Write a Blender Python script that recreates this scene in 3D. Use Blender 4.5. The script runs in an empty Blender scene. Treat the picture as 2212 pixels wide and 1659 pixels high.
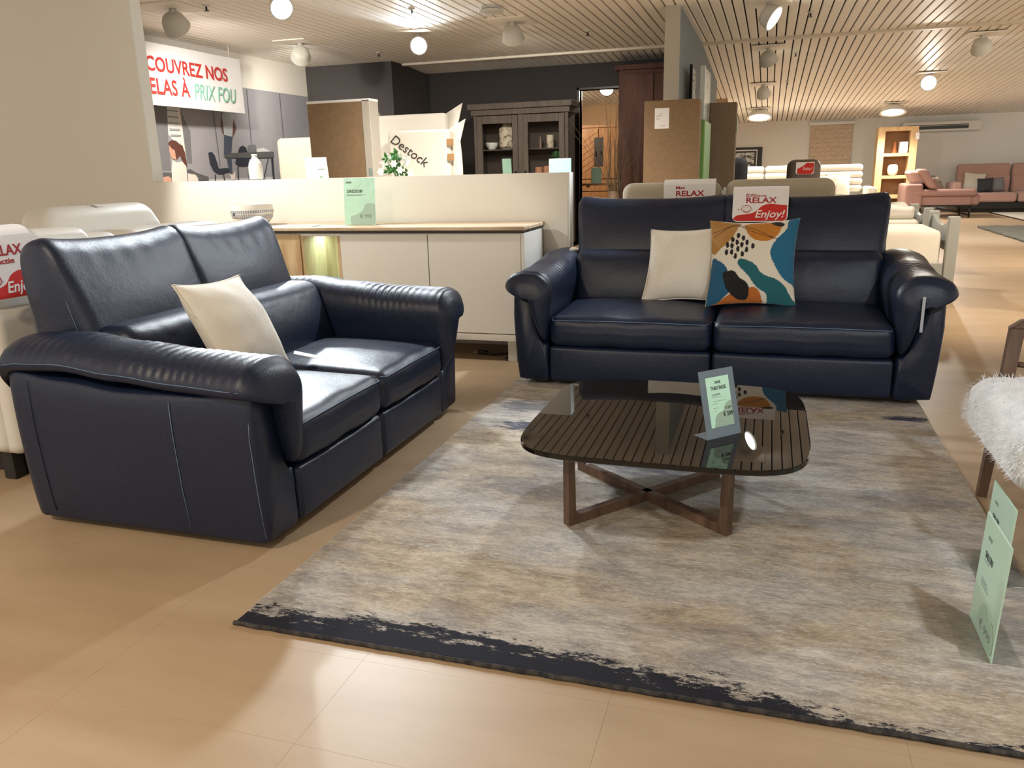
import bpy, bmesh, math, random
from mathutils import Vector, Matrix, noise as mnoise
random.seed(7)
scene = bpy.context.scene
col = scene.collection
PI = math.pi

# ------------------------------------------------------------------ camera
cam_d = bpy.data.cameras.new('camera'); cam = bpy.data.objects.new('camera', cam_d); col.objects.link(cam)
cam_d.sensor_width = 36.0; cam_d.lens = 1715.0/2212.0*36.0
cam_d.clip_start = 0.05; cam_d.clip_end = 100
cam.matrix_world = Matrix(((0.95373373,-0.05472737,0.29562964,0.0),
                           (0.29958176,0.25590392,-0.91911041,0.0),
                           (-0.02535228,0.96515185,0.26045952,1.2),
                           (0,0,0,1)))
scene.camera = cam
# ------------------------------------------------------------------ world: the rest of the warm lit store, uniform
w = bpy.data.worlds.new('world'); scene.world = w; w.use_nodes = True
w.node_tree.nodes['Background'].inputs[0].default_value = (1.0, 0.88, 0.73, 1)
w.node_tree.nodes['Background'].inputs[1].default_value = 1.05
vs = scene.view_settings
vs.view_transform = 'Standard'; vs.look = 'None'; vs.exposure = 0.08; vs.gamma = 1.0; vs.use_curve_mapping = False
COOL = (0.86, 0.94, 1.0); WARM = (1.0, 0.83, 0.63); NEUT = (1.0, 0.93, 0.82)
HC = 2.8                                    # ceiling height up to the ridge at y = 11.9
def ceil_z(y): return HC if y < 11.9 else HC-0.06*(y-11.9)
# ceiling spotlights, seen: x, y, aim, watts, cone degrees, colour, blend, label
SPOTS = [
 (-4.25, 6.75, (-0.9, 3.3, 0.0), 420, 62, COOL, .25, 'lit ceiling spotlight at the top edge above the banner and mattresses'),
 (-4.08, 9.40, (-2.2, 5.0, 1.2), 170, 95, COOL, .6, 'brightly glaring ceiling spotlight in front of the dark pillar, facing us'),
 (-0.10, 9.28, (3.2, 8.2, 0.5), 240, 95, NEUT, .5, 'tilted lit ceiling spotlight nearest on the right, above the cardboard boxes'),
 (-0.29, 19.2, (-0.29, 18.6, 0.0), 400, 155, NEUT, .6, 'round lit ceiling lamp over the cream sofa beside the cardboard box'),
 (2.40, 19.3, (2.38, 18.7, 0.0), 400, 155, NEUT, .6, 'round lit ceiling lamp above the pine shelf unit'),
 (2.45, 15.6, (1.2, 9.0, 0.0), 300, 70, NEUT, 1.0, 'small bright ceiling spotlight aimed towards the pink sofa'),
 (2.56, 12.6, (3.6, 15.2, 0.0), 420, 105, COOL, 1.0, 'white ceiling spotlight turned away at the upper right corner'),
 # outside the frame: inferred spotlights, then unseen ones added to brighten the rooms
 (-4.05, 4.2, (-3.2, 5.25, 0.75), 270, 74, (1.0,0.96,0.86), .3, 'ceiling spotlight above the white sofa by the partition'),
 (-0.15, 5.9, (-2.5, 3.0, 0.5), 290, 62, COOL, .3, 'ceiling spotlight between the beige sofa and the coffee table'),
 (-2.65, 4.75, (-0.75, 1.35, 0.0), 270, 62, COOL, .5, 'ceiling spotlight above the white sideboard'),
 (-2.3, -0.5, (-1.7, 1.9, 0.0), 240, 110, WARM, 1.0, 'ceiling spotlight behind the photographer'),
 (1.6, 1.0, (0.8, 2.9, 0.2), 150, 60, COOL, .5, 'added unseen ceiling spotlight giving the fur chair cool light'),  # added lamp out of view, cools the light on the fur
 (2.4, 5.6, (1.8, 8.0, 0.0), 430, 105, WARM, 1.0, 'added unseen ceiling spotlight brightening the aisle beside the beds'),  # added lamp out of view, lifts floor and ceiling brightness
 (4.4, 9.4, (3.4, 12.0, 0.0), 600, 105, WARM, 1.0, 'added unseen ceiling spotlight brightening the open aisle'),  # added fill lamp, its floor bounce brightens the right ceiling
 (-5.6, 7.0, (-6.1, 9.2, .9), 430, 120, NEUT, 1.0, 'added unseen ceiling spotlight brightening the printed wall picture'),  # added fill lamp for the left room and its wall
 (-2.3, 6.3, (-2.9, 8.3, 0.0), 600, 110, NEUT, 1.0, 'added unseen spotlight behind the partition, brightening the ceiling off the floor'),  # added lamp aimed at hidden floor so bounce brightens the ceiling
 (-4.6, 14.6, (-3.3, 16.4, 1.2), 330, 100, WARM, .8, 'added unseen spotlight in the back room brightening the honey armoire'),  # added lamp, hidden from the doorway view, brightens the armoire front
 (-2.75, 14.3, (-2.6, 11.0, .4), 170, 110, WARM, .6, 'ceiling spotlight in the back room seen through the doorway'),
]

# ------------------------------------------------------------------ materials
def rgb(h):
    r, g, b = [int(h[i:i+2], 16)/255 for i in (0, 2, 4)]
    f = lambda c: c/12.92 if c <= .04045 else ((c+.055)/1.055)**2.4
    return (f(r), f(g), f(b))
MATS = {}
def M(name, colr, rough=.5, metal=0.0, col2=None, nscale=3.0, nstretch=(1,1,1), ndetail=6, nlo=.35, nhi=.65,
      bump=0.0, bscale=80.0, bstretch=(1,1,1), bump2=0.0, b2scale=6.0, b2stretch=(1,1,1), coat=0.0, coat_rough=.1, sheen=0.0, emis=0.0, spec=.5, trans=0.0, alpha=1.0, ior=1.5, attr=None):
    if name in MATS: return MATS[name]
    m = bpy.data.materials.new(name); m.use_nodes = True; nt = m.node_tree; N = nt.nodes; L = nt.links
    b = N['Principled BSDF']
    if isinstance(colr, str): colr = rgb(colr)
    if isinstance(col2, str): col2 = rgb(col2)
    b.inputs['Base Color'].default_value = (*colr, 1); b.inputs['Roughness'].default_value = rough; b.inputs['Metallic'].default_value = metal
    b.inputs['Specular IOR Level'].default_value = spec; b.inputs['IOR'].default_value = ior
    b.inputs['Coat Weight'].default_value = coat; b.inputs['Coat Roughness'].default_value = coat_rough
    b.inputs['Sheen Weight'].default_value = sheen; b.inputs['Transmission Weight'].default_value = trans; b.inputs['Alpha'].default_value = alpha
    if emis: b.inputs['Emission Color'].default_value = (*colr, 1); b.inputs['Emission Strength'].default_value = emis
    tc = N.new('ShaderNodeTexCoord')
    def tex(scale, stretch, detail, rough_=.6):
        mp = N.new('ShaderNodeMapping'); mp.inputs['Scale'].default_value = stretch; L.new(tc.outputs['Object'], mp.inputs[0])
        t = N.new('ShaderNodeTexNoise'); t.inputs['Scale'].default_value = scale; t.inputs['Detail'].default_value = detail; t.inputs['Roughness'].default_value = rough_
        L.new(mp.outputs[0], t.inputs['Vector']); return t
    if attr:
        a = N.new('ShaderNodeVertexColor'); a.layer_name = attr; L.new(a.outputs[0], b.inputs['Base Color'])
    elif col2 is not None:
        t = tex(nscale, nstretch, ndetail); r = N.new('ShaderNodeValToRGB')
        r.color_ramp.elements[0].position = nlo; r.color_ramp.elements[1].position = nhi
        r.color_ramp.elements[0].color = (*colr, 1); r.color_ramp.elements[1].color = (*col2, 1)
        L.new(t.outputs['Fac'], r.inputs[0]); L.new(r.outputs[0], b.inputs['Base Color'])
    prev = None
    for st, sc_, ss in ((bump2, b2scale, b2stretch), (bump, bscale, bstretch)):
        if st:
            t = tex(sc_, ss, 4); bp = N.new('ShaderNodeBump'); bp.inputs['Strength'].default_value = st; bp.inputs['Distance'].default_value = .02 if sc_ < 30 else .003
            L.new(t.outputs['Fac'], bp.inputs['Height'])
            if prev: L.new(prev.outputs[0], bp.inputs['Normal'])
            prev = bp
    if prev: L.new(prev.outputs[0], b.inputs['Normal'])
    MATS[name] = m; return m

leather = M('navy_leather', (.006,.0118,.033), .38, bump=.3, bscale=240, bump2=.17, b2scale=9, spec=.42)
stitch = M('navy_stitching', (.10,.16,.26), .6)
black_mat = M('black_plastic', (.012,.012,.012), .45)
white_leather = M('white_leather', (.62,.60,.55), .42, bump=.15, bscale=200, bump2=.05, b2scale=6)
white_cloth = M('white_printed_cloth', (.80,.79,.80), .85, bump=.1, bscale=300)
red_ink = M('red_ink', (.56,.018,.014), .7)
darkred_ink = M('dark_red_ink', (.36,.012,.02), .7)
linen_white = M('off_white_cotton', (.70,.66,.58), .9, bump=.3, bscale=500, bump2=.4, b2scale=7, sheen=.1)
wall_white = M('white_paint', (.72,.69,.63), .85, bump=.04, bscale=120)
wall_cool = M('white_gloss_paint', (.74,.76,.74), .7)
wall_dark = M('anthracite_paint', (.055,.050,.050), .8, bump=.04, bscale=90)
wall_black = M('black_brown_paint', (.026,.022,.021), .8, bump=.04, bscale=90)
wall_blue = M('blue_grey_paint', (.20,.235,.255), .85, bump=.04, bscale=90)
slat_m = M('ceiling_slat_white', (.90,.85,.775), .55)
gap_m = M('ceiling_void', (.018,.015,.013), .9)
trim_w = M('cream_trim', (.72,.66,.56), .6)
lac_white = M('white_lacquer', (.72,.70,.66), .42)
oak = M('rustic_oak', (.42,.27,.14), .6, col2=(.62,.46,.28), nscale=2.2, nstretch=(6,6,.8), ndetail=8, nlo=.38, nhi=.62, bump=.2, bscale=60)
oak_h = M('rustic_oak_top', (.38,.27,.17), .55, col2=(.62,.50,.36), nscale=2.2, nstretch=(.8,7,7), ndetail=8, nlo=.35, nhi=.62, bump=.15, bscale=60)
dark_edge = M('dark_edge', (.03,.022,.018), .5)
walnut = M('dark_walnut', (.075,.042,.028), .45, col2=(.15,.09,.06), nscale=4, nstretch=(5,5,1), ndetail=8, bump=.1, bscale=90)
black_glass = M('dark_tinted_glass', (.006,.005,.004), .012, spec=.45, ior=1.5)
acrylic = M('clear_acrylic', (.93,.97,.96), .02, trans=1.0, ior=1.12, alpha=.55)
green_paper = M('mint_paper', (.47,.74,.58), .75)
green_dark = M('sage_print', (.30,.42,.33), .75)
cyan_board = M('aqua_board', (.25,.46,.44), .7)
ink = M('black_ink', (.035,.03,.03), .8)
ink_soft = M('grey_ink', (.22,.28,.25), .8)
cardboard = M('cardboard', (.215,.14,.078), .9, col2=(.245,.16,.09), nscale=20, bump=.1, bscale=120)
cardboard2 = M('cardboard_grey', (.18,.132,.088), .9, col2=(.20,.148,.10), nscale=14, bump=.1, bscale=120)
beige_fabric = M('beige_upholstery', (.42,.37,.28), .85, bump=.2, bscale=300, sheen=.2)
cream_fabric = M('cream_upholstery', (.56,.51,.43), .85, bump=.2, bscale=200, sheen=.2)
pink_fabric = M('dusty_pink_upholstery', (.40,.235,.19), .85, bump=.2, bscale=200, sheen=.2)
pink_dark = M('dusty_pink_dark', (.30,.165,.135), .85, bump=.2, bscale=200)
brown_leather = M('taupe_leather', (.11,.085,.07), .5, bump=.1, bscale=200)
grey_paint = M('grey_painted_wood', (.30,.315,.30), .55)
mattress_m = M('mattress_ticking', (.72,.69,.62), .85, bump2=.2, b2scale=9)
mattress_b = M('mattress_beige', (.55,.50,.42), .85, bump2=.2, b2scale=7)
plastic_wrap = M('plastic_wrap', (.75,.71,.64), .22, bump2=.6, b2scale=12, coat=.4)
pine = M('pine_wood', (.52,.34,.16), .6, col2=(.68,.47,.25), nscale=2, nstretch=(6,6,.8), ndetail=6, bump=.08, bscale=80)
armoire_m = M('honey_wood', (.24,.105,.035), .5, col2=(.34,.17,.06), nscale=3, nstretch=(6,6,1), bump=.08, bscale=80)
redwood = M('reddish_wood', (.050,.017,.010), .65, spec=.3, col2=(.085,.032,.019), nscale=2.2, nstretch=(4,4,.7), ndetail=8, bump=.06, bscale=60)
cab_m = M('taupe_oak', (.05,.036,.027), .7, col2=(.075,.056,.042), nscale=3, nstretch=(6,6,1), bump=.1, bscale=70)
cab_in = M('taupe_oak_inside', (.06,.042,.030), .7)
pane_m = M('cabinet_glass', (.8,.85,.85), .02, trans=1.0, ior=1.1, alpha=.25)
ceramic = M('white_ceramic', (.78,.76,.71), .25)
ceramic_b = M('blue_glaze', (.10,.17,.28), .3)
steel = M('black_metal', (.02,.018,.016), .4, metal=.6)
lamp_white = M('lamp_housing', (.62,.62,.58), .45)
glow = M('lamp_glow', (1.0,.97,.90), .5, emis=14)
glow_big = M('lamp_glow_bright', (1.0,.97,.90), .5, emis=30)
leaf_m = M('leaf_green', (.035,.16,.03), .5)
petal_m = M('white_petal', (.80,.80,.76), .6)
twig_m = M('dry_twig', (.10,.065,.035), .8)
darkpil = M('charcoal_fabric', (.03,.032,.038), .9)
greypil = M('grey_fabric', (.17,.17,.18), .9)
taupe_pil = M('taupe_fabric', (.24,.18,.14), .9)
terracotta = M('terracotta', (.42,.20,.11), .8)
grey_cord = M('grey_void', (.05,.05,.05), .8)
fur_m = M('white_fur', (.66,.67,.68), .95, col2=(.50,.52,.55), nscale=14, nlo=.42, nhi=.7, bump=.5, bscale=160, bump2=.5, b2scale=24, sheen=.5)
panel_w = M('upholstery_white_panel', (.66,.64,.60), .6)
furrug = M('shaggy_dark_rug', (.085,.080,.060), .95, col2=(.16,.15,.115), nscale=18, bump2=.8, b2scale=25)
flatrug = M('pale_rug', (.58,.54,.46), .95, col2=(.64,.60,.52), nscale=6)
blind_m = M('woven_hanging', (.60,.48,.36), .9, col2=(.40,.30,.21), nscale=30, nstretch=(1,1,2), nlo=.5, nhi=.62, bump=.4, bscale=60)
ac_m = M('ac_housing', (.70,.68,.62), .5)
ac_dark = M('ac_grille', (.05,.055,.05), .5)
green_foil = M('lime_print', (.15,.33,.09), .6)
foil_m = M('clear_wrap_board', (.45,.52,.52), .25, col2=(.25,.22,.20), nscale=9, nlo=.52, nhi=.66)
photo_m = M('framed_photo', (.62,.62,.60), .5, col2=(.05,.05,.055), nscale=9, nstretch=(1,1,2.2), nlo=.50, nhi=.56)

def floor_material():
    m = bpy.data.materials.new('vinyl_tile'); m.use_nodes = True; nt = m.node_tree; N = nt.nodes; L = nt.links; b = N['Principled BSDF']
    g = N.new('ShaderNodeNewGeometry')
    mp = N.new('ShaderNodeMapping'); mp.inputs['Scale'].default_value = (1.1, 3.2, 1); L.new(g.outputs['Position'], mp.inputs[0])
    t = N.new('ShaderNodeTexNoise'); t.inputs['Scale'].default_value = 1.6; t.inputs['Detail'].default_value = 8; L.new(mp.outputs[0], t.inputs[0])
    r = N.new('ShaderNodeValToRGB'); r.color_ramp.elements[0].position = .3; r.color_ramp.elements[1].position = .72
    r.color_ramp.elements[0].color = (.365,.26,.162,1); r.color_ramp.elements[1].color = (.435,.322,.208,1); L.new(t.outputs[0], r.inputs[0]); L.new(r.outputs[0], b.inputs['Base Color'])
    n2 = N.new('ShaderNodeTexNoise'); n2.inputs['Scale'].default_value = 70; n2.inputs['Detail'].default_value = 5; L.new(g.outputs['Position'], n2.inputs[0])
    bp = N.new('ShaderNodeBump'); bp.inputs['Strength'].default_value = .06; bp.inputs['Distance'].default_value = .004; L.new(n2.outputs[0], bp.inputs['Height']); L.new(bp.outputs[0], b.inputs['Normal'])
    b.inputs['Roughness'].default_value = .44; b.inputs['Specular IOR Level'].default_value = .5
    return m
floor_m = floor_material()

# ------------------------------------------------------------------ mesh helpers
MW = {}
def link(o, parent=None):
    col.objects.link(o)
    if parent is not None:
        o.parent = parent; o.matrix_parent_inverse = MW.get(parent.name, Matrix()).inverted()
    return o
def tag(o, label=None, cat=None, group=None, kind=None):
    if label: o['label'] = label
    if cat: o['category'] = cat
    if group: o['group'] = group
    if kind: o['kind'] = kind
    return o
def thing(name, label, cat, loc=(0,0,0), rotz=0.0, group=None, local=False):
    """Empty at the base of a thing. local=True: parts are given in its own coordinates, else in world coordinates."""
    o = bpy.data.objects.new(name, None); o.empty_display_size = .1; o.location = loc; o.rotation_euler = (0,0,rotz); col.objects.link(o)
    if not local: MW[o.name] = Matrix.Translation(loc) @ Matrix.Rotation(rotz, 4, 'Z')
    return tag(o, label, cat, group)
def mesh(name, V, F, m, parent=None, smooth=False, angle=None):
    me = bpy.data.meshes.new(name); me.from_pydata([tuple(v) for v in V], [], F); me.materials.append(m)
    bm = bmesh.new(); bm.from_mesh(me); bmesh.ops.recalc_face_normals(bm, faces=bm.faces); bm.to_mesh(me); bm.free()
    if smooth:
        me.polygons.foreach_set('use_smooth', [True]*len(me.polygons))
        if angle: me.set_sharp_from_angle(angle=math.radians(angle))
    return link(bpy.data.objects.new(name, me), parent)
def bm_obj(name, bm, m, parent=None, smooth=False, angle=None):
    bmesh.ops.recalc_face_normals(bm, faces=bm.faces)
    me = bpy.data.meshes.new(name); bm.to_mesh(me); bm.free(); me.materials.append(m)
    if smooth:
        me.polygons.foreach_set('use_smooth', [True]*len(me.polygons))
        if angle: me.set_sharp_from_angle(angle=math.radians(angle))
    return link(bpy.data.objects.new(name, me), parent)
def box(name, lo, hi, m, parent=None, bevel=.004, mat=None):
    bm = bmesh.new(); bmesh.ops.create_cube(bm, size=1.0)
    c = [(a+b)/2 for a, b in zip(lo, hi)]; s = [abs(b-a) for a, b in zip(lo, hi)]
    for v in bm.verts: v.co = Vector((c[0]+v.co.x*s[0], c[1]+v.co.y*s[1], c[2]+v.co.z*s[2]))
    bv = min(bevel, min(s)*.3)
    if bv > 0: bmesh.ops.bevel(bm, geom=list(bm.edges), offset=bv, segments=1, affect='EDGES')
    if mat is not None: bm.transform(mat)
    return bm_obj(name, bm, m, parent)
def prism(name, poly, axis, lo, hi, m, parent=None, bevel=0.0, mat=None):
    """poly: 2D outline in the two other axes (in xyz order), extruded along axis from lo to hi"""
    def P(a, b, t): return {'x':(t,a,b), 'y':(a,t,b), 'z':(a,b,t)}[axis]
    bm = bmesh.new()
    A = [bm.verts.new(P(a, b, lo)) for a, b in poly]; B = [bm.verts.new(P(a, b, hi)) for a, b in poly]; n = len(poly)
    bm.faces.new(A); bm.faces.new(B[::-1])
    for i in range(n): bm.faces.new((A[i], A[(i+1)%n], B[(i+1)%n], B[i]))
    if bevel: bmesh.ops.bevel(bm, geom=list(bm.edges), offset=bevel, segments=2, affect='EDGES')
    if mat is not None: bm.transform(mat)
    return bm_obj(name, bm, m, parent)
def rbox(name, c, h, r, m, parent=None, n=10, fn=None, mat=None):
    """rounded box: centre c, half sizes h, corner radius r, optional deform fn(x,y,z) in box-normalised + local coords"""
    r = min(r, min(h)*.999); V = []; F = []; idx = {}
    def axis_samples(hh):
        inner = hh-r; k = 4; s = []
        for i in range(k+1): s.append(-hh + r*(1-math.cos(i/k*PI/2)) if False else -hh + r*(i/k))
        mid = max(2, n)
        for i in range(1, mid): s.append(-inner + 2*inner*i/mid)
        for i in range(k+1): s.append(inner + r*(i/k))
        return s
    S = [axis_samples(x) for x in h]
    def put(p):
        key = tuple(round(x, 6) for x in p)
        if key in idx: return idx[key]
        q = [max(-(hh-r), min(hh-r, x)) for x, hh in zip(p, h)]
        d = Vector([a-b for a, b in zip(p, q)])
        # spread samples evenly over the corner arc
        dd = Vector([math.tan(x/r*PI/4) if r else 0 for x in d])
        L_ = dd.length
        v = Vector(q) + (dd/L_*r if L_ > 1e-9 else Vector())
        if fn: v = Vector(fn(v.x, v.y, v.z))
        idx[key] = len(V); V.append(v+Vector(c)); return idx[key]
    for ax in range(3):
        a, b = [i for i in range(3) if i != ax]
        for side in (-1, 1):
            for i in range(len(S[a])-1):
                for j in range(len(S[b])-1):
                    q = []
                    for ii, jj in ((i,j),(i+1,j),(i+1,j+1),(i,j+1)):
                        p = [0,0,0]; p[ax] = side*h[ax]; p[a] = S[a][ii]; p[b] = S[b][jj]; q.append(put(p))
                    if len(set(q)) >= 3: F.append(tuple(dict.fromkeys(q)))
    if mat is not None: V = [mat @ v for v in V]
    return mesh(name, V, F, m, parent, smooth=True)
def closed_spline(P, n):
    out = []; k = len(P)
    for i in range(n):
        t = i/n*k; a = int(t); f = t-a
        p0, p1, p2, p3 = [P[(a+d) % k] for d in (-1,0,1,2)]
        out.append(tuple(.5*((2*y)+(-x+z)*f+(2*x-5*y+4*z-w_)*f*f+(-x+3*y-3*z+w_)*f**3) for x, y, z, w_ in zip(p0,p1,p2,p3)))
    return out
def open_spline(P, n):
    out = []; k = len(P)-1
    for i in range(n+1):
        t = min(i/n*k, k-1e-9); a = int(t); f = t-a
        g = lambda j: P[max(0, min(k, j))]
        out.append(tuple(.5*((2*y)+(-x+z)*f+(2*x-5*y+4*z-w_)*f*f+(-x+3*y-3*z+w_)*f**3) for x, y, z, w_ in zip(g(a-1),g(a),g(a+1),g(a+2))))
    return out
def loft(name, secs, m, parent=None, cap=True, smooth=True, angle=None):
    V = [p for s in secs for p in s]; n = len(secs[0]); F = []
    for i in range(len(secs)-1):
        for j in range(n):
            F.append((i*n+j, i*n+(j+1)%n, (i+1)*n+(j+1)%n, (i+1)*n+j))
    if cap: F.append(tuple(range(n))); F.append(tuple(range((len(secs)-1)*n, len(secs)*n)))
    return mesh(name, V, F, m, parent, smooth, angle)
def tube_vf(pts, r, k=6, r2=None):
    V = []; F = []; pts = [Vector(p) for p in pts]; n = len(pts)
    for i, p in enumerate(pts):
        d = (pts[min(i+1, n-1)]-pts[max(i-1, 0)]).normalized()
        a = d.orthogonal().normalized() if abs(d.z) > .9 else d.cross(Vector((0,0,1))).normalized(); b = d.cross(a)
        rr = r if r2 is None else r+(r2-r)*i/(n-1)
        for j in range(k):
            t = 2*PI*j/k; V.append(p+a*math.cos(t)*rr+b*math.sin(t)*rr)
    for i in range(n-1):
        for j in range(k): F.append((i*k+j, i*k+(j+1)%k, (i+1)*k+(j+1)%k, (i+1)*k+j))
    F.append(tuple(range(k))[::-1]); F.append(tuple(range((n-1)*k, n*k)))
    return V, F
def tube(name, pts, r, m, parent=None, k=6, r2=None):
    V, F = tube_vf(pts, r, k, r2); return mesh(name, V, F, m, parent, True)
def tubes(name, lines, r, m, parent=None, k=5):
    V = []; F = []
    for ln in lines:
        v, f = tube_vf(ln, r, k); o = len(V); V += v; F += [tuple(i+o for i in q) for q in f]
    return mesh(name, V, F, m, parent, True)
def lathe(name, prof, c, m, parent=None, k=28, smooth=True):
    V = []; F = []
    for r, z in prof:
        for j in range(k): V.append((c[0]+r*math.cos(2*PI*j/k), c[1]+r*math.sin(2*PI*j/k), c[2]+z))
    for i in range(len(prof)-1):
        for j in range(k): F.append((i*k+j, i*k+(j+1)%k, (i+1)*k+(j+1)%k, (i+1)*k+j))
    F.append(tuple(range(k))); F.append(tuple(range((len(prof)-1)*k, len(prof)*k)))
    return mesh(name, V, F, m, parent, smooth, 40)
class Frame:
    """a flat drawing board in space: origin, right, up; n points at the viewer of the print"""
    def __init__(s, o, u, v): s.o = Vector(o); s.u = Vector(u).normalized(); s.v = Vector(v).normalized(); s.n = s.u.cross(s.v).normalized()
    def p(s, a, b, c=0.0): return s.o+s.u*a+s.v*b+s.n*c
    def mat(s, a=0, b=0, c=0):
        q = s.p(a, b, c); return Matrix(((s.u.x,s.v.x,s.n.x,q.x),(s.u.y,s.v.y,s.n.y,q.y),(s.u.z,s.v.z,s.n.z,q.z),(0,0,0,1)))
    def slab(s, name, poly, c0, c1, m, parent=None):
        n = len(poly); V = [s.p(a, b, c0) for a, b in poly]+[s.p(a, b, c1) for a, b in poly]
        F = [tuple(range(n))[::-1], tuple(range(n, 2*n))]+[(i, (i+1)%n, n+(i+1)%n, n+i) for i in range(n)]
        return mesh(name, V, F, m, parent)
    def rect(s, name, a0, b0, a1, b1, c0, c1, m, parent=None): return s.slab(name, [(a0,b0),(a1,b0),(a1,b1),(a0,b1)], c0, c1, m, parent)
    def disc(s, name, a, b, r, c0, c1, m, parent=None, k=20, ry=None):
        return s.slab(name, [(a+r*math.cos(2*PI*i/k), b+(ry or r)*math.sin(2*PI*i/k)) for i in range(k)], c0, c1, m, parent)
    def text(s, name, txt, a, b, size, m, parent=None, c=.0012, width=None, shear=0.0, bold=0.0, align='LEFT', ysc=1.0):
        cu = bpy.data.curves.new(name, 'FONT'); cu.body = txt; cu.size = size; cu.shear = shear; cu.extrude = .0003; cu.offset = min(bold, size*.022); cu.align_x = align; cu.resolution_u = 3
        t = bpy.data.objects.new(name, cu); col.objects.link(t)
        dg = bpy.context.evaluated_depsgraph_get(); me = bpy.data.meshes.new_from_object(t.evaluated_get(dg))
        bpy.data.objects.remove(t); bpy.data.curves.remove(cu)
        xs = [v.co.x for v in me.vertices] or [0, 1]; sx = 1.0
        if width: sx = width/(max(xs)-min(xs))
        me.transform(s.mat(a, b, c) @ Matrix.Diagonal((sx, ysc, 1, 1))); me.materials.clear(); me.materials.append(m)
        return link(bpy.data.objects.new(name, me), parent)

# ------------------------------------------------------------------ floor with its vinyl tiles
TX0, TY0, NX, NY, TW, TH = -3.46, 0.935, 10, 14, 0.634, 0.317
TX1, TY1 = TX0+NX*TW, TY0+NY*TH
def floor_build():
    X0, X1, Y0, Y1 = -9.0, 8.0, -1.2, 24.0
    V = [(X0,Y0,0),(X1,Y0,0),(X1,Y1,0),(X0,Y1,0),(TX0,TY0,0),(TX1,TY0,0),(TX1,TY1,0),(TX0,TY1,0)]
    V += [(x,y,-.0009) for x,y,_ in V[4:8]] + [(x,y,-.12) for x,y,_ in V[:4]]
    F = [(0,1,5,4),(1,2,6,5),(2,3,7,6),(3,0,4,7),(4,5,9,8),(5,6,10,9),(6,7,11,10),(7,4,8,11),(8,9,10,11),(12,13,14,15),(0,1,13,12),(1,2,14,13),(2,3,15,14),(3,0,12,15)]
    fl = tag(mesh('floor', V, F, floor_m), kind='structure', label='tan vinyl tile floor with faint joints')
    bm = bmesh.new(); bmesh.ops.create_cube(bm, size=1.0)
    for v in bm.verts: v.co = Vector((v.co.x*(TW-.0005), v.co.y*(TH-.0005), v.co.z*.0008-.0004))
    me = bpy.data.meshes.new('tile'); bm.to_mesh(me); bm.free(); me.materials.append(floor_m)
    for j in range(NY):
        for i in range(NX):
            o = bpy.data.objects.new('tile', me); o.location = (TX0+(i+.5)*TW, TY0+(j+.5)*TH, 0); link(o, fl)
floor_build()

# ------------------------------------------------------------------ slatted ceiling, kinked at the ridge
def ceiling_build():
    c1 = tag(box('ceiling', (-9,-1.2,HC+.03), (8,11.9,HC+.10), gap_m, bevel=0), kind='structure', label='white slatted ceiling with dark gaps')
    zz = lambda y, d: ceil_z(y)+d
    V = [(-9,11.9,HC+.03),(8,11.9,HC+.03),(8,22.3,zz(22.3,.03)),(-9,22.3,zz(22.3,.03))]; V += [(x,y,z+.07) for x,y,z in V]
    c2 = tag(mesh('ceiling_rear', V, [(0,1,2,3),(4,5,6,7),(0,1,5,4),(1,2,6,5),(2,3,7,6),(3,0,4,7)], gap_m), kind='structure', label='slatted ceiling sloping down to the far wall')
    pitch = .1117; half = (pitch-.017)/2; x0 = -.916+pitch/2
    def slat_mesh(nm, ya, yb):
        sec = [(-half,0),(-half+.004,-.004) ,(half-.004,-.004),(half,0),(half,.022),(-half,.022)]
        V = []; 
        for y in (ya, yb):
            for x, z in sec: V.append((x, y, ceil_z(y)+z+.004))
        n = len(sec); F = [tuple(range(n)), tuple(range(n, 2*n))]+[(i,(i+1)%n,n+(i+1)%n,n+i) for i in range(n)]
        me = bpy.data.meshes.new(nm); me.from_pydata(V, [], F); me.materials.append(slat_m)
        bm = bmesh.new(); bm.from_mesh(me); bmesh.ops.recalc_face_normals(bm, faces=bm.faces); bm.to_mesh(me); bm.free(); return me
    ma = slat_mesh('slat', -1.2, 11.86); mb = slat_mesh('slat', 11.95, 22.0)
    for i in range(-70, 60):
        o = bpy.data.objects.new('slat', ma); o.location = (x0+i*pitch, 0, 0); link(o, c1)
    for i in range(-46, 62):
        o = bpy.data.objects.new('slat', mb); o.location = (x0+i*pitch, 0, 0); link(o, c2)
    tag(box('trim_1', (-5.44,11.84,HC-.03), (-1.13,11.96,HC+.02), trim_w), kind='structure', label='cream strip along the ceiling ridge over the dark wall')
    tag(box('trim_2', (-.98,11.84,HC-.03), (8.0,11.96,HC+.02), trim_w), kind='structure', label='cream strip along the ceiling ridge on the right')
ceiling_build()

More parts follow.
